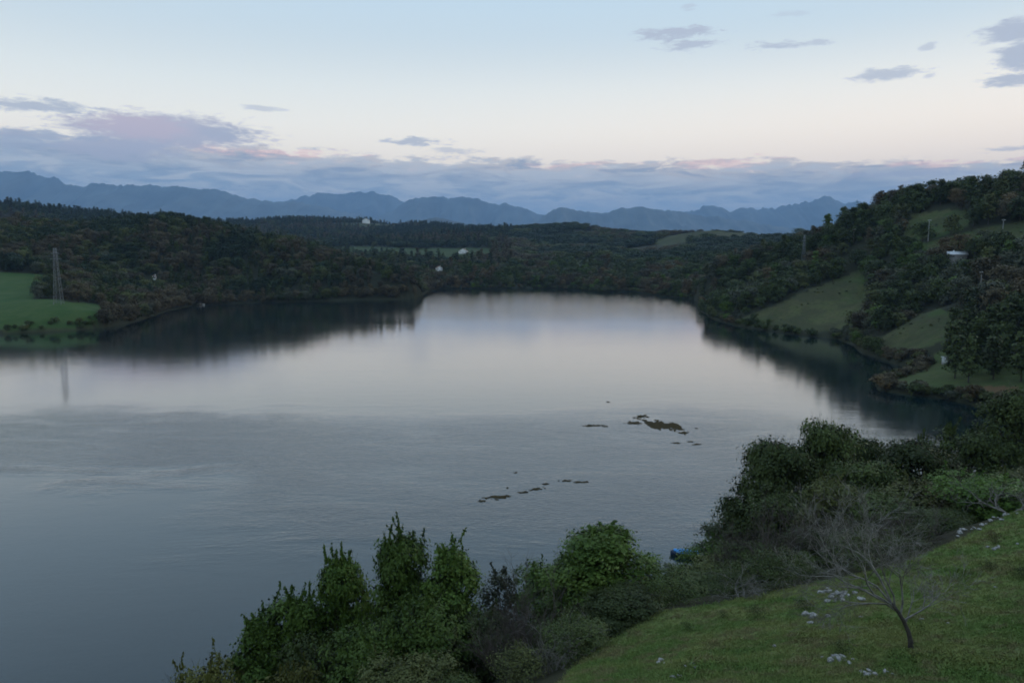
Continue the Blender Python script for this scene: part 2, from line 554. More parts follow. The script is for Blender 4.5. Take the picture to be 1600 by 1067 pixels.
M_bark = plain('bark', (0.055, 0.045, 0.035), 0.9, 0.4, 6)
M_twig = plain('bare_twigs', (0.070, 0.054, 0.042), 0.9, 0.35, 4)
M_grey = plain('grey_bark', (0.14, 0.125, 0.105), 0.9, 0.35, 5)
M_dead = plain('dead_bark', (0.19, 0.17, 0.145), 0.9, 0.4, 5)
FOL = {
    'dark': foliage('foliage_dark', (0.032, 0.044, 0.012), (0.062, 0.080, 0.022)),
    'green': foliage('foliage_green', (0.040, 0.072, 0.012), (0.086, 0.126, 0.022)),
    'olive': foliage('foliage_olive', (0.054, 0.062, 0.019), (0.092, 0.098, 0.030)),
    'yellow': foliage('foliage_yellow', (0.070, 0.074, 0.016), (0.118, 0.112, 0.026)),
    'brown': foliage('foliage_brown', (0.062, 0.050, 0.026), (0.100, 0.080, 0.042)),
    'grey': foliage('foliage_grey', (0.052, 0.056, 0.034), (0.086, 0.090, 0.054)),
    'rust': foliage('foliage_rust', (0.078, 0.054, 0.024), (0.115, 0.080, 0.034)),
    'pine': foliage('foliage_pine', (0.018, 0.030, 0.013), (0.036, 0.054, 0.024)),
    'bright': foliage('foliage_bright', (0.040, 0.074, 0.013), (0.070, 0.112, 0.020)),
}

# ground: the attribute 'field' says where pasture grows, 'soil' where earth lies open
def ground_material(name, near):
    m, t, b = material(name)
    pos = t.node('ShaderNodeNewGeometry').outputs['Position']
    at_f = t.node('ShaderNodeAttribute'); at_f.attribute_name = 'field'
    at_s = t.node('ShaderNodeAttribute'); at_s.attribute_name = 'soil'
    fl, so_ = at_f.outputs['Fac'], at_s.outputs['Fac']
    if near:
        n1_ = t.noise(pos, 0.32, 5, 0.6); n2_ = t.noise(pos, 2.2, 5, 0.65); n3_ = t.noise(pos, 14.0, 4, 0.7)
        g = t.mix(t.mapr(n1_, 0.36, 0.64), (0.094, 0.146, 0.034, 1), (0.155, 0.175, 0.055, 1))
        g = t.mix(t.mapr(n2_, 0.50, 0.70, 0, 0.55), g, (0.165, 0.150, 0.080, 1))
        g = t.mix(t.mapr(n3_, 0.35, 0.65, 0.0, 0.3), g, (0.065, 0.110, 0.034, 1))
        g = t.mix(t.mapr(t.noise(pos, 0.9, 3, 0.5), 0.62, 0.72, 0, 0.7), g, (0.090, 0.062, 0.042, 1))
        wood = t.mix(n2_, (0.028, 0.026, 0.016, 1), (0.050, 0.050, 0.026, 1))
        bn = t.node('ShaderNodeBump'); bn.inputs['Strength'].default_value = 0.7; bn.inputs['Distance'].default_value = 0.12
        t.l.new(n3_, bn.inputs['Height']); t.l.new(bn.outputs[0], b.inputs['Normal'])
    else:
        n1_ = t.noise(pos, 0.012, 5, 0.6); n2_ = t.noise(pos, 0.11, 5, 0.65)
        g = t.mix(t.mapr(n1_, 0.36, 0.64), (0.050, 0.078, 0.024, 1), (0.090, 0.092, 0.036, 1))
        g = t.mix(t.mapr(n2_, 0.40, 0.68, 0, 0.7), g, (0.094, 0.082, 0.042, 1))
        g = t.mix(t.mapr(t.noise(pos, 0.035, 4, 0.6), 0.46, 0.62, 0, 0.75), g, (0.054, 0.052, 0.027, 1))
        g = t.mix(t.mapr(t.noise(pos, 0.5, 3, 0.7), 0.48, 0.62, 0, 0.5), g, (0.036, 0.048, 0.018, 1))
        at_l = t.node('ShaderNodeAttribute'); at_l.attribute_name = 'lush'
        g = t.mix(at_l.outputs['Fac'], g, t.mix(t.mapr(n2_, 0.35, 0.65), (0.034, 0.076, 0.020, 1), (0.052, 0.090, 0.026, 1)))
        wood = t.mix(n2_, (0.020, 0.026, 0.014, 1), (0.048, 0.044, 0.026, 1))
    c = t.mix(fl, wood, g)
    c = t.mix(so_, c, (0.13, 0.075, 0.042, 1))
    t.l.new(c, b.inputs['Base Color'])
    b.inputs['Roughness'].default_value = 0.95
    b.inputs['Specular IOR Level'].default_value = 0.1
    return m


M_meadow = ground_material('meadow_grass', True)
M_hill = ground_material('hill_ground', False)
M_mount = plain('mountain_rock', (0.075, 0.085, 0.075), 0.95, 0.35, 0.002)

# ------------------------------------------------------------------ fields (as seen from the meadow: outlines on the slopes)
FIELDS = [
    ([(1150, 500), (1200, 480), (1260, 455), (1310, 435), (1345, 424), (1360, 455), (1352, 490), (1340, 514), (1290, 518), (1200, 514), (1150, 508)], 380, 560),
    ([(1372, 530), (1440, 492), (1470, 483), (1500, 494), (1500, 524), (1450, 545), (1400, 552)], 250, 380),
    ([(1392, 603), (1405, 580), (1480, 550), (1530, 550), (1600, 560), (1620, 606), (1620, 640), (1540, 636), (1500, 622), (1420, 612)], 190, 285),
    ([(1385, 392), (1450, 377), (1560, 350), (1620, 342), (1620, 395), (1540, 392), (1480, 396), (1420, 400)], 380, 520),
    ([(1425, 335), (1480, 328), (1535, 333), (1505, 360), (1450, 374), (1405, 372)], 420, 540),
    ([(-200, 425), (0, 425), (60, 428), (96, 440), (72, 450), (46, 470), (-200, 470)], 430, 640),
    ([(-200, 464), (0, 464), (80, 468), (166, 478), (158, 500), (135, 512), (0, 517), (-200, 519)], 380, 540),
    ([(470, 388), (560, 385), (640, 388), (770, 388), (770, 404), (700, 414), (640, 408), (560, 400)], 1000, 1900),
    ([(380, 348), (470, 350), (560, 349), (640, 350), (640, 356), (560, 358), (470, 360), (380, 357)], 2500, 2900),
    ([(1010, 380), (1060, 364), (1120, 358), (1240, 364), (1260, 376), (1170, 386), (1100, 374), (1040, 384)], 1300, 1600),
    ([(860, 408), (930, 404), (960, 412), (900, 418)], 900, 1300),
]
GROVE = [(1478, 562), (1500, 515), (1640, 505), (1640, 602), (1506, 604), (1490, 590)]
MEADOW = [(820, 1400), (872, 1067), (940, 1005), (1030, 955), (1110, 945), (1200, 925), (1300, 905), (1400, 885), (1480, 850), (1560, 812), (1640, 776), (2200, 700), (2200, 1500)]


def field_mask(x, y, z):
    u, v = project(x, y, z)
    r = np.hypot(x, y)
    k_ = np.clip(r / 30, 2, 16)
    wob = np.where(r > 150, 9.0 * 300 / np.maximum(r, 300), 0)
    u = u + fbm(x / k_, y / k_, 3, 61) * wob * 2; v = v + fbm(x / k_, y / k_, 3, 62) * wob * 1.2
    m = np.zeros(u.shape, float)
    for poly, a_, b_ in FIELDS:
        m = np.maximum(m, (inpoly(u, v, poly) & (y > a_) & (y < b_)) * (1.0 if a_ < 800 else 0.55))
    r = np.hypot(x, y)
    m = np.where((r > 150) & (r < 1000) & (z < 1.3), 0.0, m)
    near = (r < 64) & (inpoly(u, v, MEADOW) | (y < 16))
    return np.maximum(m, near.astype(float))


# ------------------------------------------------------------------ terrain: one polar sheet in bands, then the plain
azs = np.concatenate([np.linspace(-180, -50, 45)[:-1], np.linspace(-50, 50, 841), np.linspace(50, 180, 45)[1:]])
AZR = np.radians(azs)


def band(name, r0, r1, rows, mat, first=False):
    rs = np.geomspace(r0, r1, rows)
    R_, A_ = np.meshgrid(rs, AZR, indexing='ij')
    X = R_ * np.sin(A_); Y = R_ * np.cos(A_)
    Z = H(X, Y)
    V = np.stack([X, Y, Z], -1).reshape(-1, 3)
    nc = len(azs)
    i, j = np.meshgrid(np.arange(rows - 1), np.arange(nc - 1), indexing='ij')
    q = (i * nc + j).ravel()
    F = [np.stack([q, q + 1, q + nc + 1, q + nc], 1)[:, ::-1]]
    me = mesh_np(name, V, F, [mat], smooth=True)
    u, v = project(V[:, 0], V[:, 1], V[:, 2])
    a1 = me.attributes.new('field', 'FLOAT', 'POINT'); a1.data.foreach_set('value', field_mask(V[:, 0], V[:, 1], V[:, 2]).astype(np.float32))
    soil = (((u - 1560) / 42) ** 2 + ((v - 608) / 5) ** 2 < 1) & (V[:, 1] > 150) & (V[:, 1] < 300)
    soil = soil.astype(float) * 0.8
    s = segdist(V[:, 0], V[:, 1], LAKE)
    soil = np.maximum(soil, np.clip(1 - s / 2.0, 0, 1) * 0.0 * (V[:, 2] < 1.2))
    lush = np.zeros(len(V))
    for k_ in (2, 5, 6, 7):
        poly, ya, yb = FIELDS[k_]
        lush = np.maximum(lush, (inpoly(u, v, [(a_, b_ + (0 if b_ > 480 else -3)) for a_, b_ in poly]) & (V[:, 1] > ya) & (V[:, 1] < yb)) * (0.3 if k_ == 2 else 0.8))
    a3 = me.attributes.new('lush', 'FLOAT', 'POINT'); a3.data.foreach_set('value', lush.astype(np.float32))
    a2 = me.attributes.new('soil', 'FLOAT', 'POINT'); a2.data.foreach_set('value', soil.astype(np.float32))
    o = link(name, me)
    o['kind'] = 'structure'
    return o


band('meadow', 2.0, 130.0, 260, M_meadow)
band('shore_hills', 130.0, 1150.0, 300, M_hill)
band('far_hills', 1150.0, 3600.0, 120, M_hill)
# plain beyond
rs = np.geomspace(3600, 36000, 12)
aa = np.radians(np.linspace(-180, 180, 181))
R_, A_ = np.meshgrid(rs, aa, indexing='ij')
zz = np.where(R_ <= 3601, 0, 24.0) + np.clip(H(np.sin(A_) * 3600, np.cos(A_) * 3600), 0, 200) * (R_ <= 3601) - 2.0
V = np.stack([R_ * np.sin(A_), R_ * np.cos(A_), zz], -1).reshape(-1, 3)
i, j = np.meshgrid(np.arange(11), np.arange(180), indexing='ij')
q = (i * 181 + j).ravel()
pl = link('plain', mesh_np('plain', V, [np.stack([q, q + 181, q + 182, q + 1], 1)], [M_mount], smooth=True))
pl['kind'] = 'structure'

# water
M_water, t, b = material('lake_water')
pos = t.node('ShaderNodeNewGeometry').outputs['Position']
sp = t.node('ShaderNodeSeparateXYZ'); t.l.new(pos, sp.inputs[0])
px_, py_ = sp.outputs[0], sp.outputs[1]
wn = t.noise(pos, 0.010, 4, 0.6, 0.4)
wn2 = t.noise(t.comb(t.math('MULTIPLY', px_, 0.35), py_, 0.0), 0.06, 5, 0.65, 0.5)
# wind-ruffled reach of water: between the near bank and the middle of the lake, with a ragged edge
yy = t.math('ADD', py_, t.math('ADD', t.math('MULTIPLY', t.math('SUBTRACT', wn, 0.5), 60.0), t.math('MULTIPLY', t.math('SUBTRACT', wn2, 0.5), 60.0)))
xx = t.math('ADD', px_, t.math('MULTIPLY', t.math('SUBTRACT', wn, 0.5), 40.0))
ruf = t.math('MULTIPLY', t.mapr(yy, 216.0, 180.0), t.mapr(yy, 96.0, 128.0))
ruf = t.math('MULTIPLY', ruf, t.mapr(wn2, 0.25, 0.55, 0.45, 1.0))
ruf = t.math('MULTIPLY', ruf, t.mapr(xx, 95.0, 40.0))
calm = t.math('MULTIPLY', t.mapr(xx, -45.0, -62.0), t.mapr(yy, 150.0, 132.0))
ruf = t.math('MULTIPLY', ruf, t.math('SUBTRACT', 1.0, calm))
far_ = t.mapr(py_, 330, 500, 0.0, 1.0)
streak = t.mapr(t.noise(t.comb(t.math('MULTIPLY', px_, 0.10), py_, 3.0), 0.035, 4, 0.6, 0.8), 0.52, 0.66, 0.0, 1.0)
t.l.new(t.math('ADD', t.math('MULTIPLY_ADD', ruf, 0.13, 0.07), t.math('MULTIPLY', streak, 0.03)), b.inputs['Roughness'])
body = t.mix(t.mapr(wn, 0.3, 0.7), (0.003, 0.011, 0.012, 1), (0.006, 0.016, 0.018, 1))
t.l.new(body, b.inputs['Base Color'])
b.inputs['Coat Weight'].default_value = 0.65
b.inputs['Coat IOR'].default_value = 1.33
b.inputs['Coat Roughness'].default_value = 0.06
b.inputs['IOR'].default_value = 1.36
b.inputs['Specular IOR Level'].default_value = 0.5
w1 = t.noise(t.comb(t.math('MULTIPLY', px_, 0.75), py_, 0.0), 1.5, 4, 0.6, 0.3)
w2 = t.noise(t.comb(t.math('MULTIPLY', px_, 0.5), py_, 5.0), 0.28, 4, 0.6, 0.3)
farr = t.math('MULTIPLY', t.mapr(yy, 430.0, 560.0), t.mapr(xx, -150.0, -40.0, 0.15, 0.6))      # light breeze at the head of the lake
rufa = t.math('ADD', ruf, t.math('MULTIPLY', farr, 0.9))
hgt = t.math('MULTIPLY_ADD', w1, t.math('MULTIPLY_ADD', rufa, 0.16, 0.014), t.math('MULTIPLY', w2, t.math('MULTIPLY_ADD', rufa, 0.19, 0.035)))
bn = t.node('ShaderNodeBump'); bn.inputs['Strength'].default_value = 1.0; bn.inputs['Distance'].default_value = 0.55
t.l.new(hgt, bn.inputs['Height']); t.l.new(bn.outputs[0], b.inputs['Normal']); t.l.new(bn.outputs[0], b.inputs['Coat Normal'])
gx = np.linspace(-1100, 600, 18); gy = np.linspace(20, 1100, 14)
GX, GY = np.meshgrid(gx, gy)
V = np.stack([GX, GY, GX * 0], -1).reshape(-1, 3)
i, j = np.meshgrid(np.arange(13), np.arange(17), indexing='ij'); q = (i * 18 + j).ravel()
wat = link('lake_water', mesh_np('lake_water', V, [np.stack([q, q + 1, q + 19, q + 18], 1)], [M_water]))
wat['kind'] = 'structure'


# ------------------------------------------------------------------ mountains: ridges with spurs, each its own body
def mountain(prof, Y, width, seed, rough):
    Y, width = Y * 2.2, width * 2.0
    rough = rough * 1.9
    us = np.arange(prof[0][0], prof[-1][0] + 1, 3.0)
    vs = np.interp(us, [p[0] for p in prof], [p[1] for p in prof])
    vs = vs + fbm(us / 22, us * 0 + seed, 5, seed, 0.62) * 8.0 * rough - np.abs(fbm(us / 9, us * 0 + seed + 2, 3, seed + 40)) * 4.0 * rough
    yv = Y + fbm(us / 120, us * 0 + 3.3, 3, seed + 5) * width * 0.5
    P = np.array([at(u, v, y) for u, v, y in zip(us, vs, yv)])
    width = width * 1.0
    ns = 41
    S = np.linspace(-1, 1, ns)
    X = P[:, 0][:, None] + 0 * S[None]
    Yg = P[:, 1][:, None] + S[None] * width
    ab = np.abs(S)[None]
    Z = 8 + (P[:, 2][:, None] - 8) * (1 - ab) ** 1.15
    spur = (np.abs(fbm(X / (width * 0.20), Yg / (width * 0.55), 5, seed + 11)) * 2)
    Z = Z - spur * (P[:, 2][:, None] * 0.55) * np.sin(np.clip(ab * 1.3, 0, 1) * math.pi) ** 0.8
    Z = np.maximum(Z, 6 - 20 * (ab > 0.97))
    V = np.stack([X, Yg, Z], -1).reshape(-1, 3)
    n = len(us)
    i, j = np.meshgrid(np.arange(n - 1), np.arange(ns - 1), indexing='ij'); q = (i * ns + j).ravel()
    o = link('mountain', mesh_np('mountain', V, [np.stack([q, q + ns, q + ns + 1, q + 1], 1)], [M_mount], smooth=True))
    o['kind'] = 'structure'


mountain([(-260, 300), (-120, 268), (-40, 270), (0, 272), (20, 267), (60, 275), (85, 281), (115, 290), (158, 287), (180, 291), (212, 288), (260, 292), (310, 294), (340, 299), (380, 308),
          (420, 314), (470, 319), (520, 328), (600, 345), (680, 362)], 8200, 2600, 1, 0.8)
mountain([(360, 345), (420, 322), (450, 315), (480, 308), (505, 303), (530, 302), (555, 300), (585, 300), (610, 306), (650, 325), (700, 345)], 10800, 2000, 2, 0.7)
mountain([(560, 352), (600, 335), (630, 320), (655, 310), (685, 307), (700, 310), (725, 309), (745, 313), (775, 320), (820, 328), (850, 336), (900, 352)], 9200, 1800, 3, 0.7)
mountain([(800, 362), (840, 346), (855, 336), (868, 327), (880, 323), (900, 330), (925, 334), (950, 331), (970, 326), (1000, 323), (1030, 328), (1070, 333), (1120, 340), (1200, 352), (1300, 364)], 7000, 1600, 4, 0.6)
mountain([(1000, 350), (1060, 335), (1088, 329), (1100, 323), (1115, 326), (1140, 330), (1160, 328), (1180, 329), (1210, 325), (1250, 320), (1270, 315), (1293, 311), (1310, 315), (1335, 319), (1400, 326), (1480, 322),
          (1560, 330), (1700, 325), (1900, 340)], 9800, 2200, 5, 1.0)
mountain([(600, 362), (640, 352), (660, 345), (680, 340), (700, 343), (725, 350), (780, 362)], 4600, 700, 6, 0.3)
mountain([(-200, 322), (-80, 314), (0, 317), (22, 317), (45, 325), (90, 338)], 3900, 500, 7, 0.3)

# ------------------------------------------------------------------ tree building
RNG = np.random.default_rng(7)


def leaves(C, N, size, aspect, rng, droop=0.0):
    """diamond leaf faces at points C with normals N"""
    n = len(C)
    N = N / (np.linalg.norm(N, axis=1)[:, None] + 1e-9)
    T = rng.normal(size=(n, 3)); T -= N * np.sum(T * N, 1)[:, None]
    T /= np.linalg.norm(T, axis=1)[:, None] + 1e-9
    B = np.cross(N, T)
    L = size * np.clip(rng.lognormal(0, 0.32, n), 0.45, 1.9)[:, None]
    w = L * aspect
    V = np.stack([C - T * L * 0.5, C + B * w * 0.5 - N * L * 0.05, C + T * L * 0.5 - N * L * 0.12, C - B * w * 0.5 - N * L * 0.05], 1).reshape(-1, 3)
    F = np.arange(n * 4).reshape(-1, 4)
    return V, F


def crown(seed, w, h, z0, lobes, nclump, per, size, aspect=0.55, taper=0.0, lobe_r=(0.22, 0.34), spread=0.5, shoots=0, flat=0.85, under=0.35):
    """leaf clumps on the surfaces of several lobes spread through an egg-shaped envelope; returns leaves and lobe centres"""
    rng = np.random.default_rng(seed)
    LC, LR = [], []
    for k in range(lobes):
        f = (k + rng.uniform(0.2, 0.8)) / lobes
        zz_ = z0 + (h - z0) * f
        env = math.sin(math.pi * min(1, max(0.04, f)) ** 0.8) ** 0.6 * (1 - taper * f)
        rr = w / 2 * env * rng.uniform(0.25, 0.78)
        an = k * 2.399 + rng.uniform(-0.5, 0.5)
        r_ = w * rng.uniform(*lobe_r) * (1 - taper * 0.6 * f)
        zz_ = min(zz_, h - r_ * flat)
        LC.append((rr * math.cos(an), rr * math.sin(an), zz_)); LR.append(r_)
    LC = np.array(LC); LR = np.array(LR)
    pr = LR ** 2 / np.sum(LR ** 2)
    li = rng.choice(lobes, nclump, p=pr)
    D = rng.normal(size=(nclump, 3)); D /= np.linalg.norm(D, axis=1)[:, None]
    D[:, 2] = np.where(D[:, 2] < -under, -D[:, 2], D[:, 2])
    rad = LR[li] * (1 - np.abs(rng.normal(0, 0.13, nclump)))
    CC = LC[li] + D * rad[:, None] * np.array([1, 1, flat])
    cr = w * 0.045 * rng.uniform(0.6, 1.5, nclump) * (spread / 0.5)
    idx = np.repeat(np.arange(nclump), per)
    P = CC[idx] + rng.normal(size=(len(idx), 3)) * cr[idx][:, None] * np.array([1, 1, 0.75])
    N = D[idx] * 1.15 + rng.normal(size=(len(idx), 3)) * 0.42 + np.array([0, 0, 0.30])
    if shoots:
        sp_, sn_ = [], []
        tops = np.argsort(-(CC[:, 2] + rng.uniform(0, h * 0.25, nclump)))[:shoots]
        for k in tops:
            ln = rng.uniform(0.35, 1.0)
            tilt = rng.normal(0, 0.3, 2)
            for s_ in np.linspace(0, 1, 14) ** 0.8:
                for _ in range(2):
                    a_ = rng.uniform(0, 6.28)
                    rr = rng.uniform(0.03, 0.13) * (1.1 - s_ * 0.6)
                    sp_.append((CC[k, 0] + tilt[0] * s_ * ln + rr * math.cos(a_), CC[k, 1] + tilt[1] * s_ * ln + rr * math.sin(a_), CC[k, 2] + s_ * ln))
                    sn_.append((math.cos(a_), math.sin(a_), 0.25))
        P = np.concatenate([P, np.array(sp_)]); N = np.concatenate([N, np.array(sn_)])
    P[:, 2] = np.maximum(P[:, 2], 0.05)
    V, F = leaves(P, N, size, aspect, rng)
    return V, F, LC, LR


def trunk_of(seed, h, z0, LC, r0, sides=6):
    rng = np.random.default_rng(seed + 99)
    mb = MB()
    topz = z0 + (h - z0) * 0.55
    lean = rng.normal(0, 0.03 * h, 2)
    zs = np.linspace(-0.6, topz, 7)
    pts = [(lean[0] * max(0, q_ / topz) ** 2, lean[1] * max(0, q_ / topz) ** 2, q_) for q_ in zs]
    mb.tube(pts, np.linspace(r0 * 1.15, r0 * 0.4, 7), sides)
    for c in LC:
        zb = min(max(z0 * 0.7, c[2] * 0.45), topz * 0.9)
        p0 = np.array([lean[0] * (zb / topz) ** 2, lean[1] * (zb / topz) ** 2, zb])
        p1 = np.array(c)
        mid = (p0 + p1) / 2 + rng.normal(0, 0.05 * h, 3) * np.array([1, 1, 0.4])
        tt = np.linspace(0, 1, 5)[:, None]
        pts = (1 - tt) ** 2 * p0 + 2 * tt * (1 - tt) * mid + tt ** 2 * p1
        mb.tube(pts, np.linspace(r0 * 0.45, r0 * 0.12, 5), 4)
    return mb


def branching(seed, stems, levels, kids, length, radius, spread, up, thin=0.62, shrink=0.66, wob=0.16, split_level=2, least=0.006):
    """bare branches: returns (thick, thin) MBs. stems = list of (start, direction)"""
    rng = np.random.default_rng(seed)
    A, B = MB(), MB()

    def grow(p, d, L, r, lev):
        nseg = 5 if lev == 0 else 4 if lev < 3 else 3
        pts = [p]; dirs = [d]
        for k in range(nseg):
            d = d + rng.normal(0, wob, 3) + np.array([0, 0, up * 0.06])
            d = d / np.linalg.norm(d)
            p = p + d * L / nseg
            pts.append(p); dirs.append(d)
        r1 = r * 0.45
        (A if lev < split_level else B).tube(pts, np.linspace(r, r1, len(pts)), 6 if lev == 0 else 4 if lev < split_level else 3, cap=False)
        if lev >= levels:
            return
        nk = kids if isinstance(kids, int) else kids[lev]
        for k in range(nk):
            f = (0.35 + 0.65 * (k + rng.uniform(0, 0.9)) / nk) if k < nk - 1 else 1.0
            x = f * nseg
            i0 = min(int(x), nseg - 1)
            q_ = pts[i0] + (pts[i0 + 1] - pts[i0]) * (x - i0)
            rd = rng.normal(size=3); rd -= dirs[i0 + 1] * np.dot(rd, dirs[i0 + 1]); rd /= np.linalg.norm(rd)
            nd = dirs[i0 + 1] + rd * spread * rng.uniform(0.5, 1.3) + np.array([0, 0, up * 0.15])
            nd /= np.linalg.norm(nd)
            grow(q_, nd, L * shrink * rng.uniform(0.7, 1.2), max(r * thin * (1 - 0.45 * f), least), lev + 1)

    for p, d, L, r in stems:
        d = np.array(d, float); d /= np.linalg.norm(d)
        grow(np.array(p, float), d, L * length, r * radius, 0)
    return A, B


# ---- hillside trees: shapes shared by the single trees and by the woodland mass
SHAPES = {   # name: (w, h, z0, lobes, nclump, per, size, kwargs, trunk radius)
    'round': (8.4, 9.0, 1.4, 8, 190, 9, 0.52, dict(), 0.22),
    'spreading': (10.5, 9.5, 2.0, 10, 230, 9, 0.55, dict(flat=0.7), 0.28),
    'tall': (6.4, 13.0, 2.0, 11, 170, 8, 0.60, dict(taper=0.25), 0.22),
    'low': (7.0, 4.6, 0.3, 8, 120, 8, 0.55, dict(under=0.1), 0.12),
    'pine': (5.4, 16.0, 3.0, 14, 170, 8, 0.55, dict(taper=0.55, lobe_r=(0.20, 0.30)), 0.22),
}
PROTO = {}
for si, (sn, (w_, h_, z0_, lb, nc_, per_, sz_, kw, tr)) in enumerate(SHAPES.items()):
    for var in range(2):
        V_, F_, LC_, LR_ = crown(100 + si * 10 + var, w_, h_, z0_, lb, nc_, per_, sz_, 0.75, **kw)
        tb = trunk_of(100 + si * 10 + var, h_, z0_, LC_, tr, 5)
        TV, TF = tb.arrays()
        PROTO[(sn, var)] = (V_, F_, TV, TF)
_cm = {}


def crown_mesh(sn, var, colr):
    k = ('c', sn, var, colr)
    if k not in _cm:
        V_, F_, TV, TF = PROTO[(sn, var)]
        _cm[k] = mesh_np('crown', V_, [F_], [FOL[colr]])
    return _cm[k]


def trunk_mesh(sn, var):
    k = ('t', sn, var)
    if k not in _cm:
        V_, F_, TV, TF = PROTO[(sn, var)]
        _cm[k] = mesh_np('trunk', TV, TF, [M_bark], smooth=True)
    return _cm[k]


def joined_mesh(sn, var, colr):
    k = ('j', sn, var, colr)
    if k not in _cm:
        V_, F_, TV, TF = PROTO[(sn, var)]
        _cm[k] = mesh_np('woodland_tree', np.concatenate([V_, TV]), [F_] + [f + len(V_) for f in TF], [FOL[colr], M_bark],
                         np.concatenate([np.zeros(len(F_))] + [np.ones(len(f)) for f in TF]))
    return _cm[k]


def scatter(name, P, S, R, K, protos):
    """one object of kind stuff: protos[k] instanced at points P"""
    me = bpy.data.meshes.new(name)
    me.vertices.add(len(P)); me.vertices.foreach_set('co', np.asarray(P, np.float32).ravel())
    for nm, typ, arr, key in (('scl', 'FLOAT_VECTOR', S, 'vector'), ('rot', 'FLOAT_VECTOR', R, 'vector'), ('idx', 'INT', K, 'value')):
        at_ = me.attributes.new(nm, typ, 'POINT')
        at_.data.foreach_set(key, np.asarray(arr, np.int32 if typ == 'INT' else np.float32).ravel())
    o = link(name, me)
    ng = bpy.data.node_groups.new(name, 'GeometryNodeTree')
    ng.interface.new_socket('Geometry', in_out='INPUT', socket_type='NodeSocketGeometry')
    ng.interface.new_socket('Geometry', in_out='OUTPUT', socket_type='NodeSocketGeometry')
    gi = ng.nodes.new('NodeGroupInput'); go = ng.nodes.new('NodeGroupOutput')
    jn = ng.nodes.new('GeometryNodeJoinGeometry')

    def attr(nm, typ):
        n = ng.nodes.new('GeometryNodeInputNamedAttribute'); n.data_type = typ; n.inputs['Name'].default_value = nm
        return n.outputs[0]
    a_s, a_r, a_i = attr('scl', 'FLOAT_VECTOR'), attr('rot', 'FLOAT_VECTOR'), attr('idx', 'INT')
    for k, pr in enumerate(protos):
        po = bpy.data.objects.new(name + '_piece', pr)       # stays outside the scene: only its shape is used
        oi = ng.nodes.new('GeometryNodeObjectInfo'); oi.inputs['Object'].default_value = po
        oi.inputs['As Instance'].default_value = True
        cmp_ = ng.nodes.new('FunctionNodeCompare'); cmp_.data_type = 'INT'; cmp_.operation = 'EQUAL'
        ng.links.new(a_i, cmp_.inputs['A'] if 'A' in cmp_.inputs and cmp_.inputs['A'].enabled else [s for s in cmp_.inputs if s.enabled and s.name == 'A'][0])
        [s for s in cmp_.inputs if s.enabled and s.name == 'B'][0].default_value = k
        ip = ng.nodes.new('GeometryNodeInstanceOnPoints')
        ng.links.new(gi.outputs[0], ip.inputs['Points'])
        ng.links.new(cmp_.outputs[0], ip.inputs['Selection'])
        ng.links.new(oi.outputs['Geometry'], ip.inputs['Instance'])
        e2r = ng.nodes.new('FunctionNodeEulerToRotation')
        ng.links.new(a_r, e2r.inputs[0])
        ng.links.new(e2r.outputs[0], ip.inputs['Rotation'])
        ng.links.new(a_s, ip.inputs['Scale'])
        ng.links.new(ip.outputs[0], jn.inputs[0])
    ng.links.new(jn.outputs[0], go.inputs[0])
    md = o.modifiers.new('scatter', 'NODES'); md.node_group = ng
    o['kind'] = 'stuff'
    return o


# ---- where the hillside trees stand
KEEP_CLEAR = []      # (x, y, radius) around houses and poles, filled below


def clear_at(u, Y, r):
    p = at(u, 400, Y)
    KEEP_CLEAR.append((p[0], Y, r))
    return p[0]


HOUSES = [  # u, v of the base, Y guess, w, d, h, turn
    dict(u=686, v=425, w=7.5, d=9, h=4.6, rz=0.25, lab='white gabled house at the lake head above the far shore', clear=13),
    dict(u=724, v=396, w=16, d=9, h=4.0, rz=-0.1, lab='long white farmhouse on the green field behind the lake', clear=20),
    dict(u=1494, v=409, w=5.0, d=9, h=1.8, rz=1.25, lab='low house with a whitish roof among trees on the pasture slope', clear=6),
    dict(u=572, v=349, w=26, d=14, h=9, rz=0.1, lab='pale village house on the distant hilltop beside the church', clear=40),
    dict(u=241, v=436, w=3.2, d=4, h=1.6, rz=0.3, lab='tiny white cottage in the dark wood across the lake', clear=8),
]
for hs in HOUSES:
    p = pick(hs['u'], hs['v'])
    hs['p'] = p
    KEEP_CLEAR.append((p[0], p[1], hs['clear']))
    KEEP_CLEAR.append((p[0] * 0.975, p[1] * 0.975, hs['clear'] * 0.9))
    if hs['u'] == 1494:
        KEEP_CLEAR.append((p[0] * 0.955, p[1] * 0.955, 6.0))
POLES = [  # u, base v, top v, kind, label
    (92, 475, 388, 'pylon', 'tall grey lattice pylon beside the lakeside fields'),
    (1255, 412, 368, 'pylon', 'short lattice pylon among trees on the wooded slope'),
    (1450, 377, 344, 'pole', 'tall pale concrete power pole on the upper pasture'),
    (1333, 380, 358, 'pole', 'thin wooden power pole among dark trees below the ridge'),
    (1567, 358, 343, 'pole', 'short pale pole under the brown trees on the ridge'),
    (1532, 452, 424, 'pole', 'grey pole between trees below the low whitish roof'),
]
PP = []
for u, v, vt, kd, lb in POLES:
    p = pick(u, v)
    PP.append(p)
    for f in (1.0, 0.985, 0.97, 0.955):
        KEEP_CLEAR.append((p[0] * f, p[1] * f, 4.5))

rng = np.random.default_rng(11)


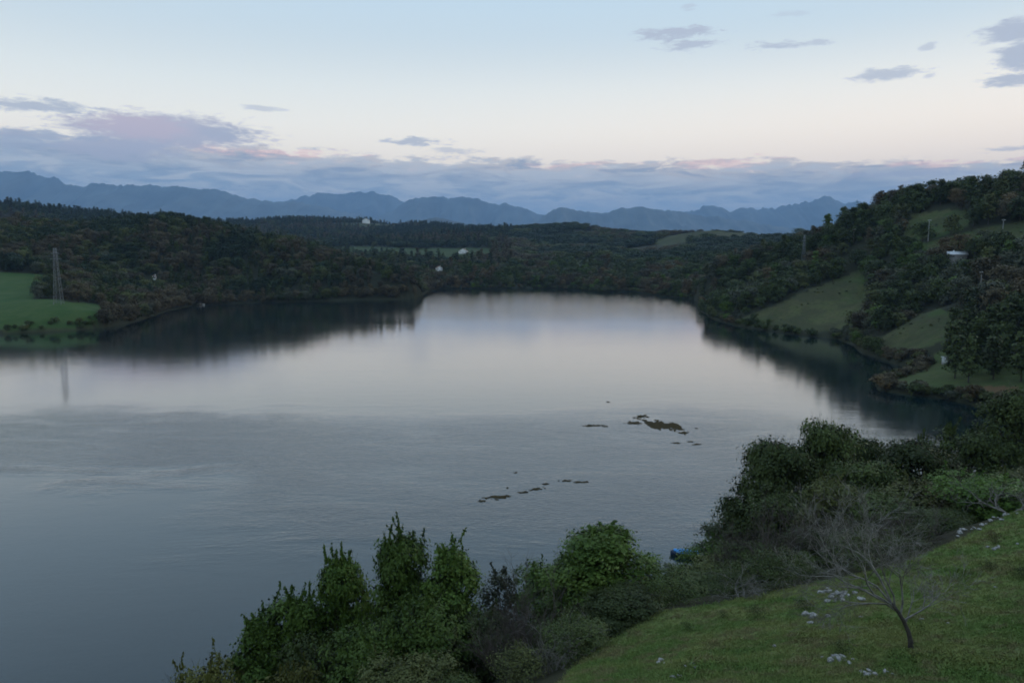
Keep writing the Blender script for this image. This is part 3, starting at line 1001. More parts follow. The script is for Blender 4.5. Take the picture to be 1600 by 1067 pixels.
def tree_points(r0, r1, spacing, amax=40.0):
    """jittered grid in plan"""
    X, Y = [], []
    n = int((r1 * 2) / spacing)
    gx_ = np.arange(-n // 2, n // 2 + 1) * spacing
    gy_ = np.arange(0, r1, spacing)
    GX_, GY_ = np.meshgrid(gx_, gy_)
    GX_ = GX_ + rng.uniform(-.42, .42, GX_.shape) * spacing; GY_ = GY_ + rng.uniform(-.42, .42, GY_.shape) * spacing
    r = np.hypot(GX_, GY_); az_ = np.degrees(np.arctan2(GX_, GY_))
    k = (r >= r0) & (r < r1) & (np.abs(az_) < amax)
    return GX_[k], GY_[k]


def filt(X, Y, margin):
    s = segdist(X, Y, LAKE); ins = inpoly(X, Y, LAKE)
    k = ~ins & (s > margin)
    X, Y, s = X[k], Y[k], s[k]
    Z = H(X, Y)
    fm = field_mask(X, Y, Z) > 0.5
    gu, gv = project(X, Y, Z)
    fm &= ~(inpoly(gu, gv, GROVE) & (Y < 290))
    k = ~fm | ((rng.uniform(size=len(X)) < 0.012) & (X > 0) & (Y < 700))
    for cx_, cy_, cr_ in KEEP_CLEAR:
        k &= np.hypot(X - cx_, Y - cy_) > cr_
    return X[k], Y[k], Z[k], s[k]


X1, Y1 = tree_points(170, 1000, 7.6)
X1, Y1, Z1, S1 = filt(X1, Y1, 2.0)
sx_, sy_ = [], []
for i_ in range(len(shore_px) - 1):          # a fringe of scrub all along the waterline
    (xa, ya), (xb, yb) = LAKE[i_], LAKE[i_ + 1]
    L_ = math.hypot(xb - xa, yb - ya)
    for q_ in np.arange(0, L_, 3.0):
        nx_, ny_ = -(yb - ya) / L_, (xb - xa) / L_
        for o_ in (0.6, 3.4):
            w_ = o_ + rng.uniform(-.8, 1.2)
            sx_.append(xa + (xb - xa) * q_ / L_ + nx_ * w_ + rng.uniform(-1, 1)); sy_.append(ya + (yb - ya) * q_ / L_ + ny_ * w_ + rng.uniform(-1, 1))
sx_, sy_ = np.array(sx_), np.array(sy_)
k = ~inpoly(sx_, sy_, LAKE) & (rng.uniform(size=len(sx_)) < 0.75)
sx_, sy_ = sx_[k], sy_[k]
X1 = np.append(X1, sx_); Y1 = np.append(Y1, sy_); Z1 = np.append(Z1, H(sx_, sy_)); S1 = np.append(S1, segdist(sx_, sy_, LAKE))
u1, v1 = project(X1, Y1, Z1)
left = (u1 < 700) & (Y1 < 1000)
# pick shape and colour
nT = len(X1)
patch = fbm(X1 / 45, Y1 / 45, 3, 77) + 0.5
patch2 = fbm(X1 / 30, Y1 / 30, 3, 123) + 0.5
rr_ = rng.uniform(size=nT)
shape1 = np.empty(nT, object); col1 = np.empty(nT, object); sc1 = np.empty(nT)
for k in range(nT):
    q_ = rr_[k]; pt = patch[k] + rng.normal(0, 0.06); p2 = patch2[k] + rng.normal(0, 0.05)
    if left[k]:
        if S1[k] < 16:
            shape1[k] = 'round' if q_ < 0.5 else 'low' if q_ < 0.8 else 'tall'
            col1[k] = 'brown' if pt > 0.50 else 'olive' if q_ < 0.3 else 'grey' if q_ < 0.5 else 'dark'
            sc1[k] = rng.uniform(0.6, 1.05)
            if u1[k] < 160:
                shape1[k] = 'low'; sc1[k] = rng.uniform(0.35, 0.7); col1[k] = 'dark' if q_ < .7 else 'olive'
        else:
            shape1[k] = 'pine' if q_ < 0.14 else 'tall' if q_ < 0.45 else 'round' if q_ < 0.8 else 'spreading'
            col1[k] = 'pine' if pt < 0.50 else ('brown' if pt > 0.64 and q_ > 0.4 else 'dark' if q_ < 0.7 else 'olive' if q_ < .9 else 'grey')
            if col1[k] in ('brown', 'grey') and shape1[k] == 'pine':
                shape1[k] = 'tall'
            sc1[k] = rng.uniform(0.8, 1.3) * (0.75 if shape1[k] in ('pine', 'tall') else 1.0)
    else:
        shape1[k] = 'round' if q_ < 0.38 else 'spreading' if q_ < 0.62 else 'tall' if q_ < 0.72 else 'low'
        p2 += rng.normal(0, 0.05)
        col1[k] = ('dark' if p2 < 0.47 else 'green' if p2 < 0.50 else 'olive' if p2 < 0.56 else 'grey' if p2 < 0.61 else 'brown' if p2 < 0.70 else 'rust')
        sc1[k] = rng.uniform(0.75, 1.45)
        if S1[k] < 8:
            shape1[k] = 'low' if q_ < 0.85 else 'round'; sc1[k] *= 0.55
        if 1380 < u1[k] < 1520 and 500 < v1[k] < 600:
            shape1[k] = 'low'; col1[k] = 'brown' if q_ < .7 else 'olive'
        if u1[k] > 1478 and 515 < v1[k] < 606 and Y1[k] < 290:
            shape1[k] = 'tall'; col1[k] = 'dark'; sc1[k] = rng.uniform(0.85, 1.15)
hh1 = np.array([SHAPES[s][1] for s in shape1]) * sc1
px1 = hh1 / np.hypot(X1, Y1) * FPX
ut, vt_ = project(X1, Y1, Z1 + hh1 * 0.85)
vis = (ut > 0) & (ut < 1600) & (vt_ < 700)
# is the top half hidden behind rising ground with trees?
for f in np.linspace(0.3, 0.99, 34):
    zl = CAMZ + (Z1 + hh1 * 0.8 - CAMZ) * f
    vis &= zl > H(X1 * f, Y1 * f) + 0.3
# behind the trees of the near bank
nb = ((ut > 1100) & (vt_ > 670)) | ((ut > 1470) & (vt_ > 640))
vis &= ~nb
order = np.argsort(-np.where(vis, px1, 0))
NSING = 270
single = np.zeros(nT, bool); single[order[:NSING]] = True
CNAME = {'dark': 'dark green', 'green': 'mid green', 'olive': 'olive green', 'grey': 'grey green', 'brown': 'bare brown', 'rust': 'rusty brown', 'pine': 'blackish green'}
SNAME = {'round': 'round-crowned tree', 'spreading': 'wide spreading tree', 'tall': 'tall narrow tree', 'low': 'low bushy tree', 'pine': 'slender conifer'}


def zone(k):
    u, v = ut[k], vt_[k]
    if left[k]:
        if v < 372:
            return 'on the crest of the dark wood across the lake'
        return ('around the tall lattice pylon' if u < 125 else 'at the end of the lakeside field' if u < 215 else 'above the moored cabin boat' if u < 400
                else 'midway along the dark wooded shore' if u < 560 else 'on the wooded point jutting into the lake')
    if S1[k] < 12:
        return "at the lake's edge below the hillside wood"
    if v < 320:
        return 'on the skyline ridge of the wooded hill'
    if u < 1345:
        return 'in the wood above the triangular pasture'
    if v < 400:
        return 'by the upper pasture near the power poles'
    if v < 500:
        return 'in the wood below the low whitish roof'
    return 'behind the small cove pastures'


def hill_tree(x, y, z, s, sn, var, colr, label, group):
    r = root('hillside_tree', (x, y, z - 0.1), rng.uniform(0, 6.28), (s * rng.uniform(.88, 1.15), s * rng.uniform(.88, 1.15), s))
    tag(r, label, 'tree', group)
    link('trunk', trunk_mesh(sn, var), r)
    link('crown', crown_mesh(sn, var, colr), r)
    return r


for k in np.where(single)[0]:
    szw = 'large ' if sc1[k] > 1.15 else 'small ' if sc1[k] < 0.85 else ''
    lab = f'{szw}{CNAME[col1[k]]} {SNAME[shape1[k]]} {zone(k)}'
    hill_tree(X1[k], Y1[k], Z1[k], sc1[k], shape1[k], int(rng.integers(2)), col1[k], lab, lab.replace(' tree ', ' trees ').replace(' conifer ', ' conifers '))
for (u, vt, Yr, hpx, sn, cl, lb) in [
        (1392, 303, 535, 34, 'spreading', 'dark', 'broad dark tree where the skyline ridge steepens'), (1436, 287, 512, 32, 'round', 'dark', 'dark rounded tree heading the row on the skyline'),
        (1460, 289, 508, 30, 'spreading', 'brown', 'brown tree in the middle of the skyline row'), (1479, 288, 506, 28, 'round', 'grey', 'grey-green round tree ending the skyline row'),
        (1503, 291, 503, 27, 'round', 'dark', 'lone dark round tree by the skyline gap'), (1548, 281, 492, 38, 'spreading', 'brown', 'wide brown tree starting the high skyline clump'),
        (1578, 271, 488, 46, 'tall', 'brown', 'highest brown tree of the skyline clump'), (1600, 279, 482, 40, 'spreading', 'rust', 'rusty wide tree ending the high skyline clump')]:
    p = at(u, vt, Yr); z = h1(p[0], Yr)
    s_ = max(p[2] - z, 6.0) / SHAPES[sn][1]
    hill_tree(p[0], Yr, z, min(s_, 1.9), sn, 0, cl, lb, None)
protos = []; pk = {}


def pidx(sn, var, c):
    if (sn, var, c) not in pk:
        pk[(sn, var, c)] = len(protos); protos.append(joined_mesh(sn, var, c))
    return pk[(sn, var, c)]


rest = np.where(~single)[0]
P = np.stack([X1[rest], Y1[rest], Z1[rest] - 0.1], 1)
K = [pidx(shape1[k], int(rng.integers(2)), col1[k]) for k in rest]
S = np.stack([sc1[rest] * rng.uniform(.85, 1.15, len(rest)), sc1[rest] * rng.uniform(.85, 1.15, len(rest)), sc1[rest]], 1)
R = np.stack([np.zeros(len(rest)), np.zeros(len(rest)), rng.uniform(0, 6.28, len(rest))], 1)
# far woods
X2, Y2 = tree_points(1000, 3300, 15.0)
X2, Y2, Z2, S2 = filt(X2, Y2, 4.0)
wn_ = fbm(X2 / 260, Y2 / 260, 4, 31)
u2, v2 = project(X2, Y2, Z2)
k = (wn_ > -0.10) | (u2 < 700)
X2, Y2, Z2, u2 = X2[k], Y2[k], Z2[k], u2[k]
pt2 = fbm(X2 / 120, Y2 / 120, 3, 41) + rng.normal(0, 0.05, len(X2))
K2 = []
for a_, b_ in zip(pt2, u2):
    c = 'pine' if a_ < -0.02 else 'dark' if a_ < 0.06 else 'olive' if a_ < 0.12 else 'brown'
    K2.append(pidx('round' if rng.uniform() < .6 else 'pine' if b_ < 800 else 'spreading', int(rng.integers(2)), c))
s2 = rng.uniform(1.1, 1.9, len(X2))
P = np.concatenate([P, np.stack([X2, Y2, Z2 - 0.5], 1)])
S = np.concatenate([S, np.stack([s2 * 1.25, s2 * 1.25, s2 * 0.8], 1)])
R = np.concatenate([R, np.stack([X2 * 0, X2 * 0, rng.uniform(0, 6.28, len(X2))], 1)])
tx, ty = tree_points(180, 560, 3.4)
tx, ty = tx[tx > 40], ty[tx > 40]
tz = H(tx, ty)
k = (field_mask(tx, ty, tz) > 0.5) & (fbm(tx / 14, ty / 14, 3, 88) + rng.uniform(-.22, .22, len(tx)) > 0.27)
tx, ty, tz = tx[k], ty[k], tz[k]
ts_ = rng.uniform(0.06, 0.19, len(tx))
P = np.concatenate([P, np.stack([tx, ty, tz - 0.05], 1)]); S = np.concatenate([S, np.stack([ts_ * 1.4, ts_ * 1.4, ts_], 1)])
R = np.concatenate([R, np.stack([tx * 0, tx * 0, rng.uniform(0, 6.28, len(tx))], 1)])
K2 = K2 + [pidx('low', int(rng.integers(2)), ('olive', 'yellow', 'grey')[int(rng.integers(3))]) for _ in tx]
wl = scatter('woodland', P, S, R, K + K2, protos)
tag(wl, 'dark mixed woodland covering the hills around the lake', 'woodland')

# ------------------------------------------------------------------ houses, church, poles
M_white = plain('white_render', (0.78, 0.77, 0.73), 0.85, 0.06, 0.6)
M_roof = plain('roof_tiles', (0.22, 0.11, 0.075), 0.85, 0.25, 1.5)
M_dull = plain('weathered_wall', (0.22, 0.21, 0.19), 0.9, 0.2, 1.0)
M_rgrey = plain('pale_roof', (0.55, 0.55, 0.55), 0.7, 0.15, 1.5)
M_glass = plain('window_glass', (0.03, 0.035, 0.04), 0.2, 0.1, 1)
M_door = plain('door_wood', (0.09, 0.055, 0.03), 0.7, 0.2, 3)
M_conc = plain('pole_concrete', (0.24, 0.235, 0.22), 0.85, 0.12, 2)
M_wpole = plain('pole_wood', (0.15, 0.12, 0.10), 0.9, 0.2, 2)
M_steel = plain('galvanised_steel', (0.22, 0.225, 0.23), 0.55, 0.12, 2, 0.5)


def house(hs, roofm=None, wallm=None):
    x, y, z = hs['p']
    w, d, h = hs['w'], hs['d'], hs['h']
    z = min(h1(x + a_, y + b_) for a_ in (-w / 2, 0, w / 2) for b_ in (-d / 2, 0, d / 2))
    zt = max(h1(x + a_, y + b_) for a_ in (-w / 2, 0, w / 2) for b_ in (-d / 2, 0, d / 2))
    hh = zt - z + h
    r = root('house', (x, y, z), hs['rz'])
    tag(r, hs['lab'], 'house')
    rise = w * 0.28
    m = MB()     # walls with gables facing the lake
    a_, b_ = w / 2, d / 2
    m.add([(-a_, -b_, -0.5), (a_, -b_, -0.5), (a_, b_, -0.5), (-a_, b_, -0.5), (-a_, -b_, hh), (a_, -b_, hh), (a_, b_, hh), (-a_, b_, hh), (0, -b_, hh + rise), (0, b_, hh + rise)],
          [(0, 1, 5, 8, 4), (2, 3, 7, 9, 6), (1, 2, 6, 5), (3, 0, 4, 7)])
    m.build('wall', wallm or M_white, r)
    for s in (-1, 1):
        m = MB()
        e_ = 0.45
        P_ = [(0, -b_ - e_, hh + rise + 0.12), (s * (a_ + e_), -b_ - e_, hh - rise * e_ / a_ + 0.12), (s * (a_ + e_), b_ + e_, hh - rise * e_ / a_ + 0.12), (0, b_ + e_, hh + rise + 0.12)]
        P_ += [(p_[0], p_[1], p_[2] + 0.18) for p_ in P_]
        m.add(P_, [(0, 1, 2, 3), (4, 7, 6, 5), (0, 4, 5, 1), (1, 5, 6, 2), (2, 6, 7, 3), (3, 7, 4, 0)])
        m.build('roof', roofm or M_roof, r)
    for k, fx in enumerate((-0.28, 0.28)):
        m = MB(); m.box(fx * w - 0.5, -b_ - 0.06, hh - 2.1, fx * w + 0.5, -b_ + 0.1, hh - 0.9); m.build('window', M_glass, r)
    m = MB(); m.box(-0.5, -b_ - 0.06, hh - h + 0.02, 0.5, -b_ + 0.1, hh - h + 2.1); m.build('door', M_door, r)
    m = MB(); m.box(a_ * 0.4, b_ * 0.2, hh + rise * 0.3, a_ * 0.4 + 0.6, b_ * 0.2 + 0.6, hh + rise + 0.8); m.build('chimney', M_white, r)


for i_, hs in enumerate(HOUSES):
    house(hs, M_rgrey if i_ == 2 else None, M_dull if i_ == 2 else None)
# church tower beside the hilltop house
p = pick(588, 349)
if p:
    z = h1(p[0], p[1])
    r = root('church', (p[0], p[1], z - 1), 0.2)
    tag(r, 'distant hilltop church with a square bell tower and dark roof', 'church')
    m = MB(); m.box(-5, -5, -2, 5, 5, 23); m.build('tower', plain('church_stone', (0.30, 0.27, 0.24), 0.9, 0.1, 0.5), r)
    m = MB(); m.add([(-5.6, -5.6, 23), (5.6, -5.6, 23), (5.6, 5.6, 23), (-5.6, 5.6, 23), (0, 0, 29)], [(0, 1, 4), (1, 2, 4), (2, 3, 4), (3, 0, 4), (3, 2, 1, 0)]); m.build('tower_roof', M_roof, r)
    m = MB(); m.add([(-26, -6, -2), (-5, -6, -2), (-5, 6, -2), (-26, 6, -2), (-26, -6, 8), (-5, -6, 8), (-5, 6, 8), (-26, 6, 8), (-26, 0, 12), (-5, 0, 12)],
                    [(0, 1, 5, 4), (2, 3, 7, 6), (0, 4, 8, 7, 3), (1, 2, 6, 9, 5)]); m.build('nave', M_white, r)
    for s in (-1, 1):
        m = MB(); m.add([(-26.5, 0, 12.3), (-5, 0, 12.3), (-5, s * 7, 7.8), (-26.5, s * 7, 7.8), (-26.5, 0, 12.8), (-5, 0, 12.8), (-5, s * 7, 8.3), (-26.5, s * 7, 8.3)],
                        [(0, 1, 2, 3), (7, 6, 5, 4), (0, 4, 5, 1), (2, 6, 7, 3), (3, 7, 4, 0), (1, 5, 6, 2)]); m.build('roof', M_roof, r)
    for k in (-2, 2):
        m = MB(); m.box(k - 0.9, -5.1, 16, k + 0.9, -4.8, 20); m.build('belfry_opening', M_glass, r)


def pylon(p, h, label):
    z = h1(p[0], p[1])
    r = root('lattice_pylon', (p[0], p[1], z), 0.15)
    tag(r, label, 'pylon')
    bw, tw = h * 0.065, h * 0.018
    th = max(0.08, h * 0.0028)
    wd_ = lambda f: bw + (tw - bw) * f ** 0.8
    for sx in (-1, 1):
        for sy in (-1, 1):
            m = MB(); m.tube([(sx * wd_(f), sy * wd_(f), f * h - (0.4 if f == 0 else 0)) for f in np.linspace(0, 1, 8)], [th] * 8, 4); m.build('leg', M_steel, r)
    m = MB()
    fs = 1 - (1 - np.linspace(0, 1, 13)) ** 1.25
    for i__ in range(12):
        f0, f1 = fs[i__], fs[i__ + 1]
        for ax in range(4):
            c0, c1 = [((1, 1), (-1, 1)), ((-1, 1), (-1, -1)), ((-1, -1), (1, -1)), ((1, -1), (1, 1))][ax]
            A0 = (c0[0] * wd_(f0), c0[1] * wd_(f0), f0 * h); B1 = (c1[0] * wd_(f1), c1[1] * wd_(f1), f1 * h)
            A1 = (c0[0] * wd_(f1), c0[1] * wd_(f1), f1 * h); B0 = (c1[0] * wd_(f0), c1[1] * wd_(f0), f0 * h)
            m.tube([A0, B1], [th * .6] * 2, 3, False); m.tube([B0, A1], [th * .6] * 2, 3, False)
    m.build('bracing', M_steel, r)
    for f in (0.80, 0.90):
        m = MB(); L = h * (0.10 if f < .85 else 0.075)
        for sy in (-1, 1):
            m.tube([(-L, 0, f * h), (0, sy * wd_(f), f * h + 0.02 * h), (L, 0, f * h)], [th * .7] * 3, 3, False)
            m.tube([(-L, 0, f * h), (0, sy * wd_(f), f * h), (L, 0, f * h)], [th * .7] * 3, 3, False)
        a__ = m.build('crossarm', M_steel, r)
        for sx in (-1, 1):
            m = MB(); m.tube([(sx * L, 0, f * h), (sx * L, 0, f * h - 0.03 * h)], [th * 0.9] * 2, 5); m.build('insulator', M_glass, a__)


def pole(p, h, label, mat):
    z = h1(p[0], p[1])
    r = root('power_pole', (p[0], p[1], z), 0.3)
    tag(r, label, 'pole')
    m = MB(); m.tube([(0, 0, -0.6), (0, 0, h * .5), (0, 0, h)], [0.26, 0.22, 0.17], 8); m.build('post', mat, r)
    m = MB(); m.box(-1.3, -0.28, h - 0.75, 1.3, 0.02, h - 0.5); a__ = m.build('crossarm', mat, r)
    for k in (-1.15, 0.4, 1.15):
        m = MB(); m.tube([(k, -0.13, h - 0.5), (k, -0.13, h - 0.38), (k, -0.13, h - 0.2)], [0.06, 0.13, 0.08], 6); m.build('insulator', M_white, a__)


for (u, v, vt, kd, lb), p in zip(POLES, PP):
    hgt_ = (v - vt) / FPX * p[1] * 1.0
    if kd == 'pylon':
        pylon(p, hgt_, lb)
    else:
        pole(p, hgt_, lb, M_wpole if 'wooden' in lb else M_conc)

# pale shed by the cove
p = pick(1479, 568)
r = root('shed', (p[0], p[1], h1(p[0], p[1])), 0.2)
tag(r, 'small pale shed at the edge of the cove pasture', 'shed')
m = MB(); m.box(-1.2, -1, -0.4, 1.2, 1, 1.9); m.build('wall', plain('shed_wall', (0.45, 0.47, 0.45), .8, .1, 2), r)
m = MB(); m.add([(-1.45, -1.25, 1.9), (1.45, -1.25, 1.9), (1.45, 1.25, 2.25), (-1.45, 1.25, 2.25), (-1.45, -1.25, 2.0), (1.45, -1.25, 2.0), (1.45, 1.25, 2.35), (-1.45, 1.25, 2.35)],
                [(3, 2, 1, 0), (4, 5, 6, 7), (0, 1, 5, 4), (1, 2, 6, 5), (2, 3, 7, 6), (3, 0, 4, 7)]); m.build('roof', M_rgrey, r)
m = MB(); m.box(-0.4, -1.05, 0, 0.35, -0.95, 1.7); m.build('door', M_door, r)


# ------------------------------------------------------------------ boats
def hull(L, B, Hh, mat_out, mat_in, r, open_=True):
    ns, nk = 13, 9
    V, F = [], []
    for layer, (sc_, dz) in enumerate(((1.0, 0.0), (0.90, 0.09))):
        for i__ in range(ns):
            f = i__ / (ns - 1)
            x = (f - 0.45) * L
            bw_ = B / 2 * (1 - max(0, (f - 0.45) / 0.55) ** 2.2) * (0.82 + 0.18 * min(1, f / 0.3)) * sc_ + 0.02
            sheer = Hh * (1 + 0.28 * max(0, f - 0.4) ** 1.5)
            for k in range(nk):
                a_ = (k / (nk - 1) - 0.5) * math.pi
                yy_ = math.copysign(abs(math.sin(a_)) ** 0.75, a_) * bw_
                zz_ = dz + (sheer - dz) * (1 - math.cos(a_) ** 0.9)
                V.append((x * (1 if layer == 0 else 0.96), yy_, zz_ - 0.18))
    Fo, Fi, Fr = [], [], []
    off = ns * nk
    for i__ in range(ns - 1):
        for k in range(nk - 1):
            q_ = i__ * nk + k
            Fo.append((q_, q_ + nk, q_ + nk + 1, q_ + 1))
            Fi.append((off + q_, off + q_ + 1, off + q_ + nk + 1, off + q_ + nk))
        for k in (0, nk - 1):
            q_ = i__ * nk + k
            Fr.append((q_, q_ + nk, off + q_ + nk, off + q_))
    for k in range(nk - 1):
        Fo.append((k, k + 1, off + k + 1, off + k))
    Fe = Fo + Fr
    me = mesh_np('hull', V, [np.array(Fe + Fi)], [mat_out, mat_in], [0] * len(Fe) + [1] * len(Fi), True)
    return link('hull', me, r)


M_blue = plain('blue_boat_paint', (0.02, 0.22, 0.55), 0.45, 0.12, 3)
M_navy = plain('dark_blue_paint', (0.012, 0.03, 0.07), 0.5, 0.2, 3)
M_plank = plain('boat_thwart', (0.16, 0.11, 0.06), 0.8, 0.25, 6)
p = onwater(1067, 868)
r = root('rowing_boat', (p[0] + 0.5, p[1], 0.0), 2.95)
tag(r, 'small blue boat with a bright blue cover moored below the trees', 'boat')
hull(4.2, 1.6, 0.75, M_navy, M_blue, r)
for xx_ in (-0.9, 0.4):
    m = MB(); m.box(xx_ - 0.14, -0.68, 0.36, xx_ + 0.14, 0.68, 0.41); m.build('thwart', M_plank, r)
# tarpaulin stretched over the bow half
nx, ny = 10, 9
V = []
for a_ in range(nx):
    for b_ in range(ny):
        f, g = a_ / (nx - 1), b_ / (ny - 1) * 2 - 1
        x = -1.75 + f * 3.6
        bw_ = 0.86 * (1 - max(0, (f - .55) / .5) ** 2.2) + 0.05
        V.append((x, g * bw_, 0.62 + 0.24 * (1 - g * g) + 0.10 * f + 0.03 * math.sin(a_ * 2.1 + b_)))
q = np.array([(a_ * ny + b_, a_ * ny + b_ + 1, (a_ + 1) * ny + b_ + 1, (a_ + 1) * ny + b_) for a_ in range(nx - 1) for b_ in range(ny - 1)])
link('cover', mesh_np('cover', V, [q[:, ::-1]], [M_blue], smooth=True), r)
m = MB()
for s in (-1, 1):
    m.tube([(-0.3, s * 0.75, 0.6), (-0.3, s * 0.8, 0.75)], [0.02, 0.02], 5)
m.build('oarlock', M_steel, r)

p = onwater(314, 476.5)
r = root('cabin_boat', (p[0], p[1] - 2, 0.0), 0.1)
tag(r, 'small white cabin boat moored under the dark wooded shore', 'boat')
hull(7.0, 2.5, 1.2, M_white, M_white, r)
m = MB(); m.box(-1.3, -0.85, 0.7, 0.9, 0.85, 2.5); c_ = m.build('cabin', M_white, r)
m = MB(); m.box(-1.0, -0.90, 1.6, 0.6, 0.90, 2.15); m.build('window', M_glass, c_)
m = MB(); m.tube([(0.5, 0, 2.4), (0.5, 0, 5.0)], [0.06, 0.04], 6); m.build('mast', M_steel, r)

# ------------------------------------------------------------------ floating weed
M_weed, t, b = material('floating_weed')
o_ = t.node('ShaderNodeNewGeometry').outputs['Position']
t.l.new(t.mix(t.noise(o_, 0.9, 5, 0.65), (0.018, 0.015, 0.007, 1), (0.070, 0.050, 0.022, 1)), b.inputs['Base Color'])
b.inputs['Roughness'].default_value = 0.95
b.inputs['Specular IOR Level'].default_value = 0.05
MATS = [(1032, 664, 40, 12, 'largest brown weed mat floating on the lake'), (1000, 651, 15, 4, 'ragged weed strip just beyond the largest mat'),
        (928, 665, 17, 2.4, 'long thin weed strip lying apart from the largest mat'), (945, 666, 5, 1.6, None), (950, 628, 4, 1.4, None), (1056, 692, 7, 1.4, None), (1090, 694, 7, 1.4, None),
        (988, 661, 11, 2.2, None), (1068, 676, 8, 4, None), (1078, 690, 4, 1.2, None),
        (777, 777, 21, 4.5, 'longest dark weed strip in the broken floating line'), (753, 783, 6, 2, None), (816, 769, 10, 2, None), (838, 764, 11, 3, None), (852, 756, 5, 1.6, None), (884, 751, 9, 2.2, None),
        (903, 753, 6, 2, None), (914, 753, 6, 2, None), (806, 738, 2.5, 1.5, None), (793, 762, 2, 1.5, None)]
for i_, (u, v, a_, b_, lb) in enumerate(MATS):
    c = onwater(u, v); ex = onwater(u + a_, v)[0] - c[0]; ey = (onwater(u, v - b_)[1] - onwater(u, v + b_)[1]) / 2
    nx, ny = (130, 130) if i_ == 0 else (60, 40)
    tilt = {0: -0.55, 10: 0.75, 12: 0.7, 13: 0.8}.get(i_, 0.25)
    gx_, gy_ = np.meshgrid(np.linspace(-1.35, 1.35, nx + 1), np.linspace(-1.35, 1.35, ny + 1), indexing='ij')
    Xw = gx_ * ex; Yw = gy_ * ey
    cy_ = tilt * gx_ * 0.7
    rr2 = np.sqrt(gx_ ** 2 + ((gy_ - cy_) / 0.62) ** 2)
    nz = fbm(gx_ * (3.2 if i_ == 0 else 2.4) + i_ * 7, gy_ * 2.4 + i_ * 3, 5, 50 + i_, 0.72)
    val = 0.95 - rr2 + nz * (2.0 if i_ == 0 else 3.0)
    zt = np.clip(val, -0.2, 0.6) * 0.10 + fbm(Xw * 2, Yw * 2, 2, 4) * 0.05
    V = np.stack([Xw, Yw, zt + 0.03], -1).reshape(-1, 3)
    cell = (val[:-1, :-1] + val[1:, :-1] + val[:-1, 1:] + val[1:, 1:]) / 4 > 0.15
    ii, jj = np.where(cell)
    q = ii * (ny + 1) + jj
    if len(q) == 0:
        continue
    F = np.stack([q, q + ny + 1, q + ny + 2, q + 1], 1)
    used = np.unique(F); remap = np.zeros(len(V), int); remap[used] = np.arange(len(used))
    V = V[used]; F = remap[F]
    # skirt down into the water so that the mat has body
    Vb = V.copy(); Vb[:, 2] = -0.12
    n_ = len(V)
    ed = {}
    for f in F:
        for a__, b__ in zip(f, np.roll(f, -1)):
            ed[(a__, b__)] = ed.get((a__, b__), 0) + 1
    sk = [(b__, a__, a__ + n_, b__ + n_) for (a__, b__) in ed if (b__, a__) not in ed]
    me = mesh_np('weed_mat', np.concatenate([V, Vb]), [F, np.array(sk)], [M_weed], smooth=True)
    o = link('weed_mat', me, None, (c[0], c[1], 0))
    if lb:
        tag(o, lb, 'weed mat', 'weed mats floating on the lake')
    elif v < 720:
        tag(o, 'small scrap of weed floating around the largest mat', 'weed mat', 'weed scraps around the largest mat')
    else:
        tag(o, 'short dark weed scrap in the broken floating line', 'weed mat', 'weed scraps in the broken line')

# ------------------------------------------------------------------ near bank: trees and shrubs
BUILT = {}


def near_proto(kind, var):
    k = (kind, var)
    if k in BUILT:
        return BUILT[k]
    sd = {'laurel': 300, 'oak': 400, 'bush': 500, 'sparse': 600}[kind] + var
    if kind == 'laurel':      # dense evergreen with upright shoots
        V_, F_, LC_, LR_ = crown(sd, 5.0, 7.0, 0.5, 20, 900, 30, 0.17, 0.5, taper=0.12, lobe_r=(0.12, 0.23), shoots=16, spread=0.36, under=0.6)
        tb = trunk_of(sd, 7.0, 0.8, LC_, 0.14)
        hw = (5.0, 7.0)
    elif kind == 'oak':       # evergreen oak: flat dense plates of leaves on visible limbs
        V_, F_, LC_, LR_ = crown(sd, 9.0, 9.0, 2.8, 26, 900, 30, 0.19, 0.6, lobe_r=(0.10, 0.18), flat=0.62, spread=0.32, under=0.25)
        tb = trunk_of(sd, 9.0, 1.6, LC_, 0.26)
        hw = (9.0, 9.0)
    elif kind == 'bush':
        V_, F_, LC_, LR_ = crown(sd, 5.0, 4.2, 0.1, 15, 640, 28, 0.14, 0.5, lobe_r=(0.13, 0.26), shoots=7, spread=0.38, under=0.3)
        tb = trunk_of(sd, 4.2, 0.3, LC_, 0.08)
        hw = (5.0, 4.2)
    else:                     # thin crown, sky and water showing through
        V_, F_, LC_, LR_ = crown(sd, 4.0, 6.5, 0.8, 14, 330, 14, 0.19, 0.5, taper=0.3, lobe_r=(0.12, 0.22), shoots=5, spread=0.7, under=0.6)
        tb = trunk_of(sd, 6.5, 0.8, LC_, 0.09)
        hw = (4.0, 6.5)
    g_ = np.random.default_rng(sd + 7)
    for c_, r_ in zip(LC_, LR_):                 # thin twigs that stick out of the leaves
        for _ in range(5):
            d_ = g_.normal(size=3); d_[2] = abs(d_[2]) + 0.3; d_ /= np.linalg.norm(d_)
            e_ = np.array(c_) + d_ * r_ * g_.uniform(1.05, 1.45)
            m_ = (np.array(c_) + e_) / 2 + g_.normal(0, 0.06, 3)
            tb.tube([c_, m_, e_], [0.022, 0.014, 0.006], 3, False)
    zt_ = np.percentile(V_[:, 2], 99.3)
    BUILT[k] = ((V_, F_), tb, hw[0], zt_)
    return BUILT[k]


_nm = {}


